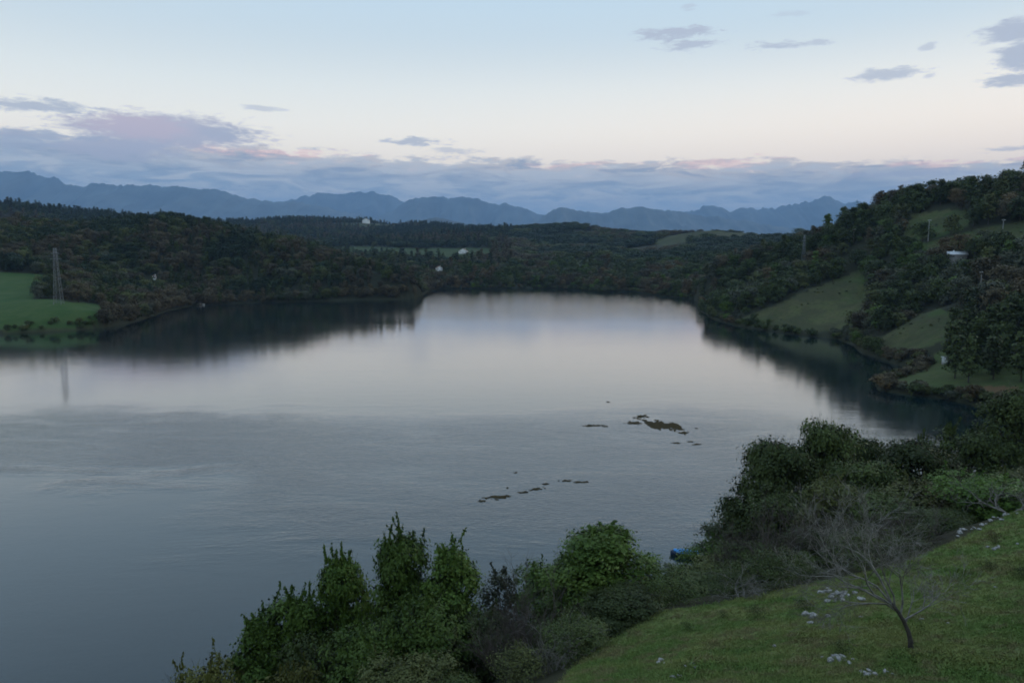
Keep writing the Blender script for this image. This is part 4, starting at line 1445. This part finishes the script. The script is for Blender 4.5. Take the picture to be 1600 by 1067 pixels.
def near_tree(name, u, vtop, Y, wpx, kind, var, colr, label, cat='tree', group=None):
    p = at(u, vtop, Y)
    z = h1(p[0], Y)
    hgt_ = max(p[2] - z, 0.8)
    (VF, tb, w0, h0) = near_proto(kind, var)
    w_ = wpx / FPX * Y * (1.3 if kind == 'laurel' else 1.12)
    r = root(name, (p[0], Y, z - 0.1), RNG.uniform(0, 6.28), (w_ / w0, w_ / w0 * RNG.uniform(0.9, 1.1), hgt_ / h0))
    tag(r, label, cat, group)
    if ('t', kind, var) not in _nm:
        _nm[('t', kind, var)] = tb.mesh('trunk', M_bark, True)
    if (kind, var, colr) not in _nm:
        _nm[(kind, var, colr)] = mesh_np('crown', VF[0], [VF[1]], [FOL[colr]])
    link('trunk', _nm[('t', kind, var)], r)
    link('crown', _nm[(kind, var, colr)], r)
    return r


NEAR = [
    # the thicket on the bank below the meadow
    ('evergreen_tree', 622, 838, 44, 120, 'laurel', 0, 'green', 'tallest dense evergreen of the bank thicket, topped by upright shoots', 'tree'),
    ('evergreen_tree', 700, 858, 43, 135, 'laurel', 1, 'green', 'broad dark evergreen with many upright shoots beside the tallest one', 'tree'),
    ('evergreen_tree', 532, 872, 47, 105, 'laurel', 2, 'green', 'pointed evergreen with one spire-like top in the bank thicket', 'tree'),
    ('evergreen_tree', 468, 930, 46, 130, 'laurel', 0, 'green', 'rounded evergreen stepping down the bank toward the water', 'tree'),
    ('evergreen_tree', 400, 968, 45, 130, 'laurel', 1, 'green', 'low evergreen at the waterside end of the thicket', 'tree'),
    ('evergreen_shrub', 660, 935, 38, 190, 'bush', 0, 'green', 'full green shrub in front of the tallest evergreen', 'shrub'),
    ('evergreen_shrub', 575, 975, 37, 180, 'bush', 1, 'green', 'leafy green shrub in front of the pointed evergreen', 'shrub'),
    ('evergreen_shrub', 490, 1000, 39, 160, 'bush', 2, 'dark', 'dark shrub filling the foot of the bank thicket', 'shrub'),
    ('olive_shrub', 330, 1038, 42, 150, 'bush', 1, 'yellow', 'yellowish shrub at the low waterside corner of the thicket', 'shrub'),
    ('olive_shrub', 455, 1045, 36, 150, 'bush', 0, 'yellow', 'yellow-tinged shrub under the stepping evergreens', 'shrub'),
    ('olive_shrub', 640, 1030, 33, 170, 'bush', 2, 'olive', 'olive shrub at the foot of the tallest evergreen', 'shrub'),
    ('evergreen_shrub', 740, 960, 40, 150, 'bush', 1, 'dark', 'dark shrub between evergreens and bare brown thicket', 'shrub'),
    ('slender_tree', 782, 888, 48, 90, 'sparse', 0, 'grey', 'thin see-through young tree rising behind the bare brown shrub', 'tree'),
    ('evergreen_shrub', 850, 885, 47, 130, 'bush', 2, 'green', 'green shrub seen between thin young tree and shooting evergreen', 'shrub'),
    ('evergreen_tree', 945, 828, 42, 170, 'laurel', 2, 'green', 'bushy evergreen with fanned shoots at the meadow corner', 'tree'),
    ('evergreen_tree', 900, 868, 43, 130, 'laurel', 0, 'green', 'shorter evergreen leaning on the fanned evergreen', 'tree'),
    ('slender_tree', 1012, 862, 44, 80, 'sparse', 1, 'green', 'airy sapling on the meadow side of the fanned evergreen', 'tree'),
    ('dark_shrub', 975, 925, 37, 150, 'bush', 1, 'dark', 'dark shrub under the fanned evergreen along the grass', 'shrub'),
    ('dark_shrub', 905, 960, 33.5, 110, 'bush', 0, 'dark', 'dark low shrub beside the grey dead bush', 'shrub'),
    # the wood on the bank beyond the meadow
    ('dark_shrub', 1068, 888, 53, 100, 'bush', 2, 'dark', 'dark shrub at the gap by the blue boat', 'shrub'),
    ('evergreen_tree', 1122, 842, 60, 110, 'bush', 0, 'green', 'green bushy tree just above the blue boat', 'tree'),
    ('evergreen_tree', 1165, 790, 62, 130, 'laurel', 1, 'dark', 'dark evergreen below the big oak on the waterside', 'tree'),
    ('olive_shrub', 1135, 872, 50, 120, 'bush', 1, 'olive', 'olive shrub along the far grass edge near the boat', 'shrub'),
    ('evergreen_oak', 1212, 692, 66, 175, 'oak', 0, 'dark', 'big evergreen oak leaning over the lake with gaps in its crown', 'tree'),
    ('evergreen_oak', 1290, 664, 69, 165, 'oak', 1, 'dark', 'tallest evergreen oak of the bank wood with plated crown', 'tree'),
    ('evergreen_oak', 1352, 690, 76, 120, 'oak', 0, 'dark', 'smaller evergreen oak behind the tallest oak', 'tree'),
    ('evergreen_tree', 1238, 765, 59, 150, 'bush', 2, 'dark', 'dark rounded tree under the leaning oak', 'tree'),
    ('yellow_green_tree', 1295, 748, 54, 110, 'laurel', 0, 'olive', 'yellow-green tree in the middle of the dark bank wood', 'tree'),
    ('evergreen_oak', 1365, 724, 61, 160, 'oak', 1, 'dark', 'dome-shaped oak in front of the tallest oak', 'tree'),
    ('evergreen_oak', 1435, 692, 72, 170, 'oak', 0, 'dark', 'dark oak between the dome-shaped oak and the cove', 'tree'),
    ('slender_tree', 1484, 662, 88, 80, 'sparse', 0, 'dark', 'thin tree top standing against the cove water', 'tree'),
    ('slender_tree', 1450, 682, 90, 70, 'sparse', 1, 'dark', 'small thin tree top next to the cove water', 'tree'),
    ('evergreen_oak', 1535, 680, 82, 150, 'oak', 1, 'dark', 'dark oak below the cove at the edge of the wood', 'tree'),
    ('evergreen_oak', 1600, 612, 84, 165, 'oak', 0, 'dark', 'high dark oak rising beside the cove bank', 'tree'),
    ('evergreen_shrub', 1445, 752, 56, 170, 'bush', 0, 'olive', 'olive-green shrub above the bare thicket', 'shrub'),
    ('evergreen_shrub', 1375, 775, 52, 150, 'bush', 1, 'dark', 'dark shrub behind the dead meadow tree', 'shrub'),
    ('evergreen_shrub', 1520, 748, 58, 140, 'bush', 2, 'dark', 'dark shrub behind the bright green bush', 'shrub'),
    ('green_bush', 1548, 742, 52, 150, 'bush', 2, 'bright', 'bright green rounded bush at the upper meadow edge', 'shrub'),
    ('olive_shrub', 1612, 735, 55, 120, 'bush', 1, 'olive', 'olive shrub beside the bright green bush', 'shrub'),
    ('dark_shrub', 1110, 900, 45, 110, 'bush', 0, 'dark', 'low dark shrub on the far rim of the grass', 'shrub'),
    ('dark_shrub', 1185, 850, 50, 140, 'bush', 1, 'dark', 'dark shrub deep behind the bare brown thicket', 'shrub'),
    ('dark_shrub', 1290, 830, 49, 150, 'bush', 0, 'dark', 'dark shrub behind the meadow stone heap', 'shrub'),
    ('dark_shrub', 1480, 800, 49, 120, 'bush', 1, 'dark', 'dark shrub by the top of the stony meadow edge', 'shrub'),
]
for (nm, u, vt, Y, wpx, kd, vr, cl, lb, ct) in NEAR:
    near_tree(nm, u, vt, Y, wpx, kd, vr, cl, lb, ct)

# bank undergrowth that covers the steep ground between the trees
ux, uy = tree_points(30, 125, 3.2, 48)
k = ~inpoly(ux, uy, LAKE) & (segdist(ux, uy, LAKE) > 0.8)
ux, uy = ux[k], uy[k]
uz = H(ux, uy)
k = field_mask(ux, uy, uz) < 0.5
uu, uv = project(ux, uy, uz + 1.0)
k &= (uy > 24) & ((ux > -8) | (uy > 38)) & ~((uu < 1060) & (uu > 1020) & (uv < 900))
ux, uy, uz = ux[k], uy[k], uz[k]
bp = []
for c in ('dark', 'olive', 'brown', 'green'):
    (VF, tb, w0, h0) = near_proto('bush', 0)
    sel = np.random.default_rng(3).choice(len(VF[1]), 3600, replace=False)
    Vs = VF[0].reshape(-1, 4, 3)[sel].reshape(-1, 3)
    bp.append(mesh_np('undergrowth_piece', Vs, [np.arange(len(Vs)).reshape(-1, 4)], [FOL[c]]))
ug = scatter('undergrowth', np.stack([ux, uy, uz - 0.15], 1), rng.uniform(0.45, 0.8, (len(ux), 1)) * np.array([1, 1, 0.75]), np.stack([ux * 0, ux * 0, rng.uniform(0, 6.28, len(ux))], 1),
             rng.choice(4, len(ux), p=[.58, .14, .06, .22]), bp)
tag(ug, 'dark undergrowth of brambles covering the bank between the trees', 'undergrowth')


# ---- leafless shrubs and the dead tree
def bare(name, label, loc, sc, A, B, mat, rz=0.0, cat='shrub', group=None):
    r = root(name, loc, rz, sc)
    tag(r, label, cat, group)
    link('branch_frame', A, r)
    link('twigs', B, r)
    return r


def shrub_stems(seed, n, lean):
    g = np.random.default_rng(seed)
    out = []
    for k in range(n):
        a_ = k * 2.399 + g.uniform(-.3, .3)
        rr = g.uniform(0.05, 0.5)
        l_ = g.uniform(0.25, lean)
        out.append(((rr * math.cos(a_), rr * math.sin(a_), -0.1), (l_ * math.cos(a_), l_ * math.sin(a_), 1.0), g.uniform(0.7, 1.1), g.uniform(0.7, 1.2)))
    return out


SHR = []
for sd in (1, 2):
    A, B = branching(20 + sd, shrub_stems(sd, 13, 0.95), 3, [5, 5, 4], 1.9, 0.035, 0.65, 0.5, shrink=0.62)
    SHR.append((A, B))
GRY = branching(31, shrub_stems(5, 6, 1.3), 3, [4, 4, 4], 1.3, 0.05, 0.9, 0.1, shrink=0.7, wob=0.26)
_sm = {}


def bmesh_pair(key, AB, mat):
    if key not in _sm:
        _sm[key] = (AB[0].mesh('branch_frame', mat, True), AB[1].mesh('twigs', mat))
    return _sm[key]


BARE = [  # u, vtop, Y, wpx, which, mat, label
    (835, 905, 37, 175, 0, 'twig', 'wide bare brown shrub in the gap between the evergreens'),
    (800, 960, 35, 150, 1, 'twig', 'low bare brown shrub at the foot of the bank thicket'),
    (868, 965, 31, 110, 2, 'grey', 'grey dead bush with crooked branches beside the dark low shrub'),
    (1232, 792, 48, 190, 0, 'twig', 'wide bare brown thicket in front of the leaning oak'),
    (1160, 835, 49, 120, 1, 'twig', 'bare brown thicket nearest the blue boat'),
    (1330, 812, 45, 160, 1, 'twig', 'bare brown thicket behind the meadow stone heap'),
    (1430, 795, 46, 150, 0, 'twig', 'bare brown thicket by the top of the stony edge'),
    (1160, 893, 38, 100, 2, 'grey', 'low grey bare bush standing on the far grass rim'),
    (1290, 870, 42, 120, 2, 'grey', 'grey bare bush above the meadow stone heap'),
    (1585, 752, 48, 120, 2, 'grey', 'grey bare bush beside the bright green bush'),
]
for (u, vt, Y, wpx, wh, mt, lb) in BARE:
    p = at(u, vt, Y); z = h1(p[0], Y)
    AB = GRY if wh == 2 else SHR[wh]
    mm = bmesh_pair((wh, mt), AB, M_grey if mt == 'grey' else M_twig)
    allv = np.concatenate([np.concatenate(AB[0].v), np.concatenate(AB[1].v)])
    h0 = np.percentile(allv[:, 2], 98); w0 = (np.percentile(allv[:, 0], 98) - np.percentile(allv[:, 0], 2))
    w_ = wpx / FPX * Y
    bare('bare_shrub', lb, (p[0], Y, z), (w_ / w0, w_ / w0, max(p[2] - z, 0.7) / h0), mm[0], mm[1], None, RNG.uniform(0, 6.28))

bp_ = pick(1424, 1012)
g = np.random.default_rng(77)
A, B = MB(), MB()
tr_pts = [(0, 0, -0.3), (-0.03, 0, 0.2), (-0.12, 0.02, 0.55), (-0.30, 0.05, 0.95), (-0.52, 0.08, 1.30), (-0.72, 0.1, 1.55)]
T_ = MB(); T_.tube(tr_pts, [0.11, 0.09, 0.075, 0.068, 0.06, 0.05], 8)
stems = [((-0.72, 0.1, 1.52), (-1.0, 0.25, 0.45), 1.15, 1.0), ((-0.66, 0.1, 1.45), (-0.9, -0.5, 0.75), 1.0, 0.9), ((-0.55, 0.1, 1.3), (-0.25, 0.5, 1.0), 1.05, 0.95),
         ((-0.42, 0.06, 1.1), (0.45, 0.3, 1.0), 1.05, 0.9), ((-0.32, 0.05, 0.95), (0.75, -0.3, 0.85), 0.75, 0.8), ((-0.70, 0.1, 1.5), (-0.55, 0.1, 1.0), 1.1, 1.0),
         ((-0.5, 0.1, 1.25), (-1.0, 0.5, 0.12), 0.95, 0.8), ((-0.6, 0.1, 1.4), (0.1, -0.3, 1.0), 1.0, 0.9), ((-0.25, 0.04, 0.8), (1.0, 0.2, 0.6), 0.55, 0.6)]
A, B = branching(52, stems, 4, [4, 4, 4, 4], 2.2, 0.040, 0.66, 0.22, shrink=0.62, wob=0.22, least=0.0055)
r = root('dead_tree', bp_, 0.0)
tag(r, 'leafless grey tree leaning over the open meadow', 'tree')
T_.build('trunk', M_bark, r, smooth=True)
A.build('limbs', M_dead, r, smooth=True)
B.build('twigs', M_dead, r)

# ------------------------------------------------------------------ stones on the meadow
M_rock, t, b = material('pale_limestone')
oc = t.node('ShaderNodeTexCoord').outputs['Object']
n_ = t.noise(oc, 4.0, 6, 0.7)
c = t.mix(t.mapr(n_, 0.35, 0.7), (0.17, 0.16, 0.145, 1), (0.42, 0.40, 0.37, 1))
t.l.new(t.mix(t.mapr(t.noise(oc, 1.6, 3, 0.5), 0.56, 0.7, 0, 0.7), c, (0.07, 0.085, 0.045, 1)), b.inputs['Base Color'])
b.inputs['Roughness'].default_value = 0.9
bn = t.node('ShaderNodeBump'); bn.inputs['Strength'].default_value = 0.6; bn.inputs['Distance'].default_value = 0.05
t.l.new(n_, bn.inputs['Height']); t.l.new(bn.outputs[0], b.inputs['Normal'])
import bmesh
ROCKM = []
for k in range(6):
    g = np.random.default_rng(200 + k)
    bm = bmesh.new()
    pts = g.normal(size=(22, 3)); pts /= np.linalg.norm(pts, axis=1)[:, None]
    pts *= g.uniform(0.75, 1.1, (22, 1)); pts *= np.array([1.0, g.uniform(0.6, 0.9), g.uniform(0.45, 0.75)])
    for p_ in pts:
        bm.verts.new(p_ * 0.5)
    res = bmesh.ops.convex_hull(bm, input=bm.verts)
    bmesh.ops.delete(bm, geom=[v_ for v_ in bm.verts if not v_.link_faces], context='VERTS')
    me = bpy.data.meshes.new('stone'); bm.to_mesh(me); bm.free()
    me.materials.append(M_rock)
    ROCKM.append(me)
STONES = [  # centre px, spread px, count, size m, label, group
    (1300, 932, 34, 13, 22, 0.34, 'pale stone in the heap below the bare thicket', 'stones of the meadow heap'),
    (1265, 962, 26, 8, 7, 0.30, 'pale stone trailing down from the meadow heap', 'stones trailing from the heap'),
    (1318, 1030, 32, 7, 15, 0.25, 'pale stone in the flat patch below the dead tree', 'stones in the flat patch'),
    (1362, 1052, 28, 5, 12, 0.21, 'pale stone in the lowest meadow patch', 'stones in the lowest patch'),
    (1090, 1043, 26, 6, 9, 0.22, 'pale stone near the bank thicket', 'stones near the bank thicket'),
    (1062, 1056, 10, 5, 4, 0.22, 'pale stone at the bottom corner by the thicket', 'stones in the bottom corner'),
    (1028, 1036, 9, 4, 4, 0.22, 'pale stone of the small pair by the dark shrub', 'stones by the dark shrub'),
    (1545, 822, 50, 7, 20, 0.34, 'pale stone of the tumbled wall along the upper meadow edge', 'stones of the tumbled wall'),
    (1545, 858, 26, 5, 5, 0.22, 'pale stone beside the brown bush clump', 'stones by the brown clump'),
]
for (u, v, a_, b_, n_, sz, lb, gp) in STONES:
    g = np.random.default_rng(int(u))
    for k in range(n_):
        f = g.normal(0, 0.45, 2)
        uu_ = u + a_ * f[0] * 1.1; vv_ = v + b_ * f[1]
        if 'wall' in lb:
            uu_ = 1492 + 118 * (k + g.uniform(0, .8)) / n_; vv_ = 836 - (uu_ - 1492) * 0.36 + g.normal(0, 2)
        p = pick(uu_, min(vv_, 1064))
        if p is None or p[1] > 60:
            continue
        s_ = sz * g.uniform(0.5, 1.35)
        o = link('stone', ROCKM[int(g.integers(6))], None, (p[0], p[1], p[2] + s_ * 0.2))
        o.scale = (s_, s_ * g.uniform(.8, 1.2), s_ * g.uniform(.8, 1.2))
        o.rotation_euler = (g.uniform(-.3, .3), g.uniform(-.3, .3), g.uniform(0, 6.28))
        tag(o, lb, 'stone', gp)
LONE = [(1345, 965), (1440, 968), (1555, 918), (1480, 975), (1210, 1010), (1590, 850)]
for k, (u, v) in enumerate(LONE):
    p = pick(u, v)
    o = link('stone', ROCKM[k % 6], None, (p[0], p[1], p[2] + 0.03)); o.scale = (0.2, 0.2, 0.2)
    tag(o, 'lone pale stone lying in the open meadow grass', 'stone', 'lone stones in the meadow')

# ------------------------------------------------------------------ weeds and grass of the meadow
(VF, tb, w0, h0) = near_proto('bush', 1)
sel = np.random.default_rng(5).choice(len(VF[1]), 1500, replace=False)
wv = VF[0].reshape(-1, 4, 3)[sel]
cc = wv.mean(1, keepdims=True); wv = (cc * np.array([1, 1, 0.6]) + (wv - cc) * 1.1).reshape(-1, 3)
wf = [np.arange(len(wv)).reshape(-1, 4)]
WEED = {c: mesh_np('weed_leaves', wv, wf, [FOL[c]]) for c in ('dark', 'rust', 'green')}
for (u, v, s_, c, lb) in [(1182, 966, 0.30, 'dark', 'dark green weed clump on the open grass below the grey bush'), (1130, 965, 0.18, 'dark', 'small weed clump near the grey bare bush'),
                          (1255, 952, 0.26, 'dark', 'weed clump at the edge of the stone heap'), (1552, 848, 0.30, 'rust', 'brown bush clump on the upper meadow'),
                          (1315, 1022, 0.22, 'dark', 'weed clump just above the flat stone patch'), (1545, 890, 0.22, 'dark', 'weed clump on the grass below the brown bush clump'),
                          (1598, 905, 0.26, 'dark', 'weed clump at the open side of the upper meadow'), (1075, 985, 0.2, 'dark', 'weed clump in the grass near the dark shrubs')]:
    p = pick(u, v)
    o = link('weed_clump', WEED[c], None, (p[0], p[1], p[2] - 0.04)); o.scale = (s_ * 0.8, s_ * 0.8, s_ * 0.9)
    tag(o, lb, 'weed', 'weed clumps on the meadow')

M_grass, t, b = material('grass_blades')
geo = t.node('ShaderNodeNewGeometry'); inf = t.node('ShaderNodeObjectInfo')
pp_ = geo.outputs['Position']
g1 = t.mix(t.mapr(t.noise(pp_, 0.32, 5, 0.6), 0.36, 0.64), (0.150, 0.235, 0.052, 1), (0.260, 0.280, 0.085, 1))
g1 = t.mix(t.mapr(t.noise(pp_, 0.75, 4, 0.6), 0.48, 0.62, 0, 0.8), g1, (0.275, 0.215, 0.110, 1))
g1 = t.mix(t.math('MULTIPLY', inf.outputs['Random'], 0.4), g1, (0.100, 0.160, 0.048, 1))
t.l.new(g1, b.inputs['Base Color']); b.inputs['Roughness'].default_value = 0.7; b.inputs['Specular IOR Level'].default_value = 0.2
GP = []
for k in range(3):
    g = np.random.default_rng(900 + k)
    V, F = [], []
    for _ in range(20):
        x, y = g.normal(0, 0.13, 2); a_ = g.uniform(0, 6.28); hgt_ = g.uniform(0.02, 0.075); w_ = g.uniform(0.008, 0.016)
        l_ = g.uniform(0.04, 0.13); dx, dy = math.cos(a_), math.sin(a_)
        i0 = len(V)
        V += [(x - dy * w_, y + dx * w_, -0.02), (x + dy * w_, y - dx * w_, -0.02), (x + dx * l_ * .4 + dy * w_ * .7, y + dy * l_ * .4 - dx * w_ * .7, hgt_ * .6), (x + dx * l_, y + dy * l_, hgt_), (x + dx * l_ * .4 - dy * w_ * .7, y + dy * l_ * .4 + dx * w_ * .7, hgt_ * .6)]
        F.append((i0, i0 + 1, i0 + 2, i0 + 3, i0 + 4))
    GP.append(mesh_np('grass_piece', V, [np.array(F)], [M_grass]))
g = np.random.default_rng(42)
nG = 50000
rr = np.sqrt(g.uniform(5 ** 2, 62 ** 2, nG * 4)); az_ = np.radians(g.uniform(-2, 58, nG * 4))
keep = g.uniform(size=nG * 4) < np.clip((24 / rr) ** 1.3, 0.12, 1)
rr, az_ = rr[keep], az_[keep]
gx_, gy_ = rr * np.sin(az_), rr * np.cos(az_)
gz_ = H(gx_, gy_)
u_, v_ = project(gx_, gy_, gz_)
k = inpoly(u_, v_, MEADOW)
gx_, gy_, gz_ = gx_[k][:nG], gy_[k][:nG], gz_[k][:nG]
nn = len(gx_)
tall_ = fbm(gx_ / 1.7, gy_ / 1.7, 3, 6)
gs = g.uniform(0.45, 0.95, nn) * (1 + np.clip(tall_ - 0.12, 0, .3) * 5.0 * g.uniform(0.3, 1.0, nn))
gr = scatter('grass', np.stack([gx_, gy_, gz_], 1), np.stack([gs, gs, gs], 1), np.stack([gx_ * 0, gx_ * 0, g.uniform(0, 6.28, nn)], 1), g.integers(0, 3, nn), GP)
tag(gr, 'short green meadow grass with dry tufts', 'grass')

# ------------------------------------------------------------------ the air
M_haze = bpy.data.materials.new('haze')
M_haze.use_nodes = True
t = NT(M_haze.node_tree)
t.n.clear()
pv = t.node('ShaderNodeVolumePrincipled')
pv.inputs['Color'].default_value = (0.38, 0.63, 1.0, 1)
pv.inputs['Density'].default_value = 4.8e-5
pv.inputs['Anisotropy'].default_value = 0.0
out = t.node('ShaderNodeOutputMaterial')
t.l.new(pv.outputs[0], out.inputs['Volume'])
m = MB(); m.box(-40000, -40000, -8.0, 40000, 40000, 2500.0)
hz_ = m.build('haze', M_haze)
hz_['kind'] = 'stuff'
tag(hz_, 'blue evening haze over the lake and the hills', 'haze')
